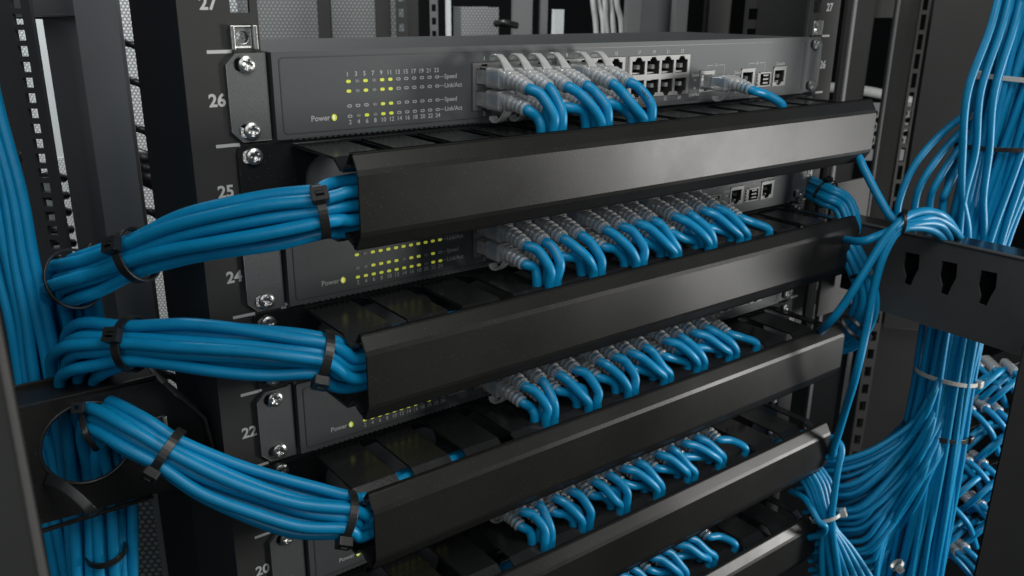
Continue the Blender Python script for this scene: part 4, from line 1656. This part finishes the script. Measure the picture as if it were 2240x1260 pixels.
# ------------------------------------------------------------------ background right of the right rail
post(1848, 1900, -80, 720, 900, m_rail, 'rack_upright', 'dark upright with bright edge right of the right rail', 'rack upright', BGT, yaw=-50, thick=30, yref=100)
post(1868, 1874, -80, 720, 880, m_postlight, 'edge_strip', 'thin bright edge strip on the upright right of the rail', 'metal strip', thick=3, yref=20)
post(1900, 1990, -60, 38, 1000, m_rail, 'cross_member', 'dark horizontal cross member at top right', 'cross member', yref=20)
post(1953, 1995, -80, 720, 980, m_rail, 'rack_upright', 'second dark upright right of the number 27', 'rack upright', BGT, yaw=-50, yref=100)
post(1952, 1956, -80, 720, 975, m_postlight, 'edge_strip', 'thin pale edge strip left of the second dark upright', 'metal strip', thick=3, yref=100)
post(2000, 2022, -80, 720, 960, m_postbrown, 'ladder_strip', 'narrow black strip with a ladder of holes', 'slotted strip', yaw=-38, thick=3, yref=100, holes=(2.8, 8.2, 21, 0, -400, 90), bevel=0)
post(2022, 2140, -80, 720, 900, m_postbrown, 'side_panel', 'broad dark brown panel left of the right trunk', 'panel', yref=200, yaw=-50, bevel=1)
post(2130, 2137, -80, 500, 890, m_postgrey, 'edge_strip', 'grey edge strip between the brown panel and the right trunk', 'metal strip', thick=3, yref=100)
# white tube
cable([at(1805, 190, 1150), at(1900, 200, 1150), at(1992, 222, 1150)], 'white horizontal tube behind the right rail', None, r=6.5, name='white_tube', cat='tube', mt=m_white)
# perforated bracket with round holes
mb = MB()
c0 = at(1950, 285, 1080)
Rz = Matrix.Rotation(math.radians(-35), 3, 'Z')
ax = Rz @ Vector((1, 0, 0))
hs = []
for j in range(6):
    for i in range(9):
        hs.append(circ(-38 + 9.5 * i + (4.7 if j % 2 else 0), -21 + 8.4 * j, 3.6, n=10))
plate(mb, rect(-46, 52, -38, 34), hs, lambda u_, v_, t_: tuple(c0 + ax * u_ + Vector((0, 0, v_)) + ax.cross(Vector((0, 0, 1))) * t_), 0, -2)
o = mb.build('perforated_bracket', m_postgrey, None, c0)
tag(o, 'grey metal bracket with a field of round holes beside the top cover end', 'bracket')
# lower right uprights seen between the managers
post(1772, 1830, 560, 1000, 820, m_rail, 'rack_upright', 'dark upright with grey face between the third and fourth covers at right', 'rack upright', BGT, yaw=-45, yref=860)
post(1768, 1775, 560, 1000, 810, m_postlight, 'edge_strip', 'pale edge strip between the third and fourth covers at right', 'metal strip', yref=880, thick=3)
post(1790, 1850, 640, 668, 850, m_rail, 'cross_member', 'short dark cross member beside the bundle right of the second manager', 'cross member', yref=655, yaw=-60)
post(1915, 2040, 640, 1010, 1020, m_postbrown, 'side_panel', 'large dark panel seen under the keyhole bracket', 'panel', yref=800, yaw=-50, bevel=1)
post(1855, 1862, 640, 1000, 900, m_postgrey, 'edge_strip', 'thin dim edge strip left of the long hanging cable', 'metal strip', yref=800, thick=3)
# dim slots strip
post(1880, 1905, 640, 1080, 1000, m_postbrown, 'ladder_strip', 'dim strip with slanted slots beneath the keyhole bracket', 'slotted strip', yref=850, yaw=-38, thick=3, holes=(3.6, 6, 22, 0, -620, -180), bevel=0)

# room shell far behind
mb = MB()
mb.box(-2500, 3500, 2600, 2620, -2200, 1800)
mb.box(3500, 3520, -1500, 2620, -2200, 1800)
o = mb.build('wall', m_wall, None, (0, 2600, -2200))
o['kind'] = 'structure'
mb = MB()
mb.box(-2500, 3500, -1500, 2600, -1520, -1500)
o = mb.build('floor', m_wall, None, (0, 0, -1510))
o['kind'] = 'structure'
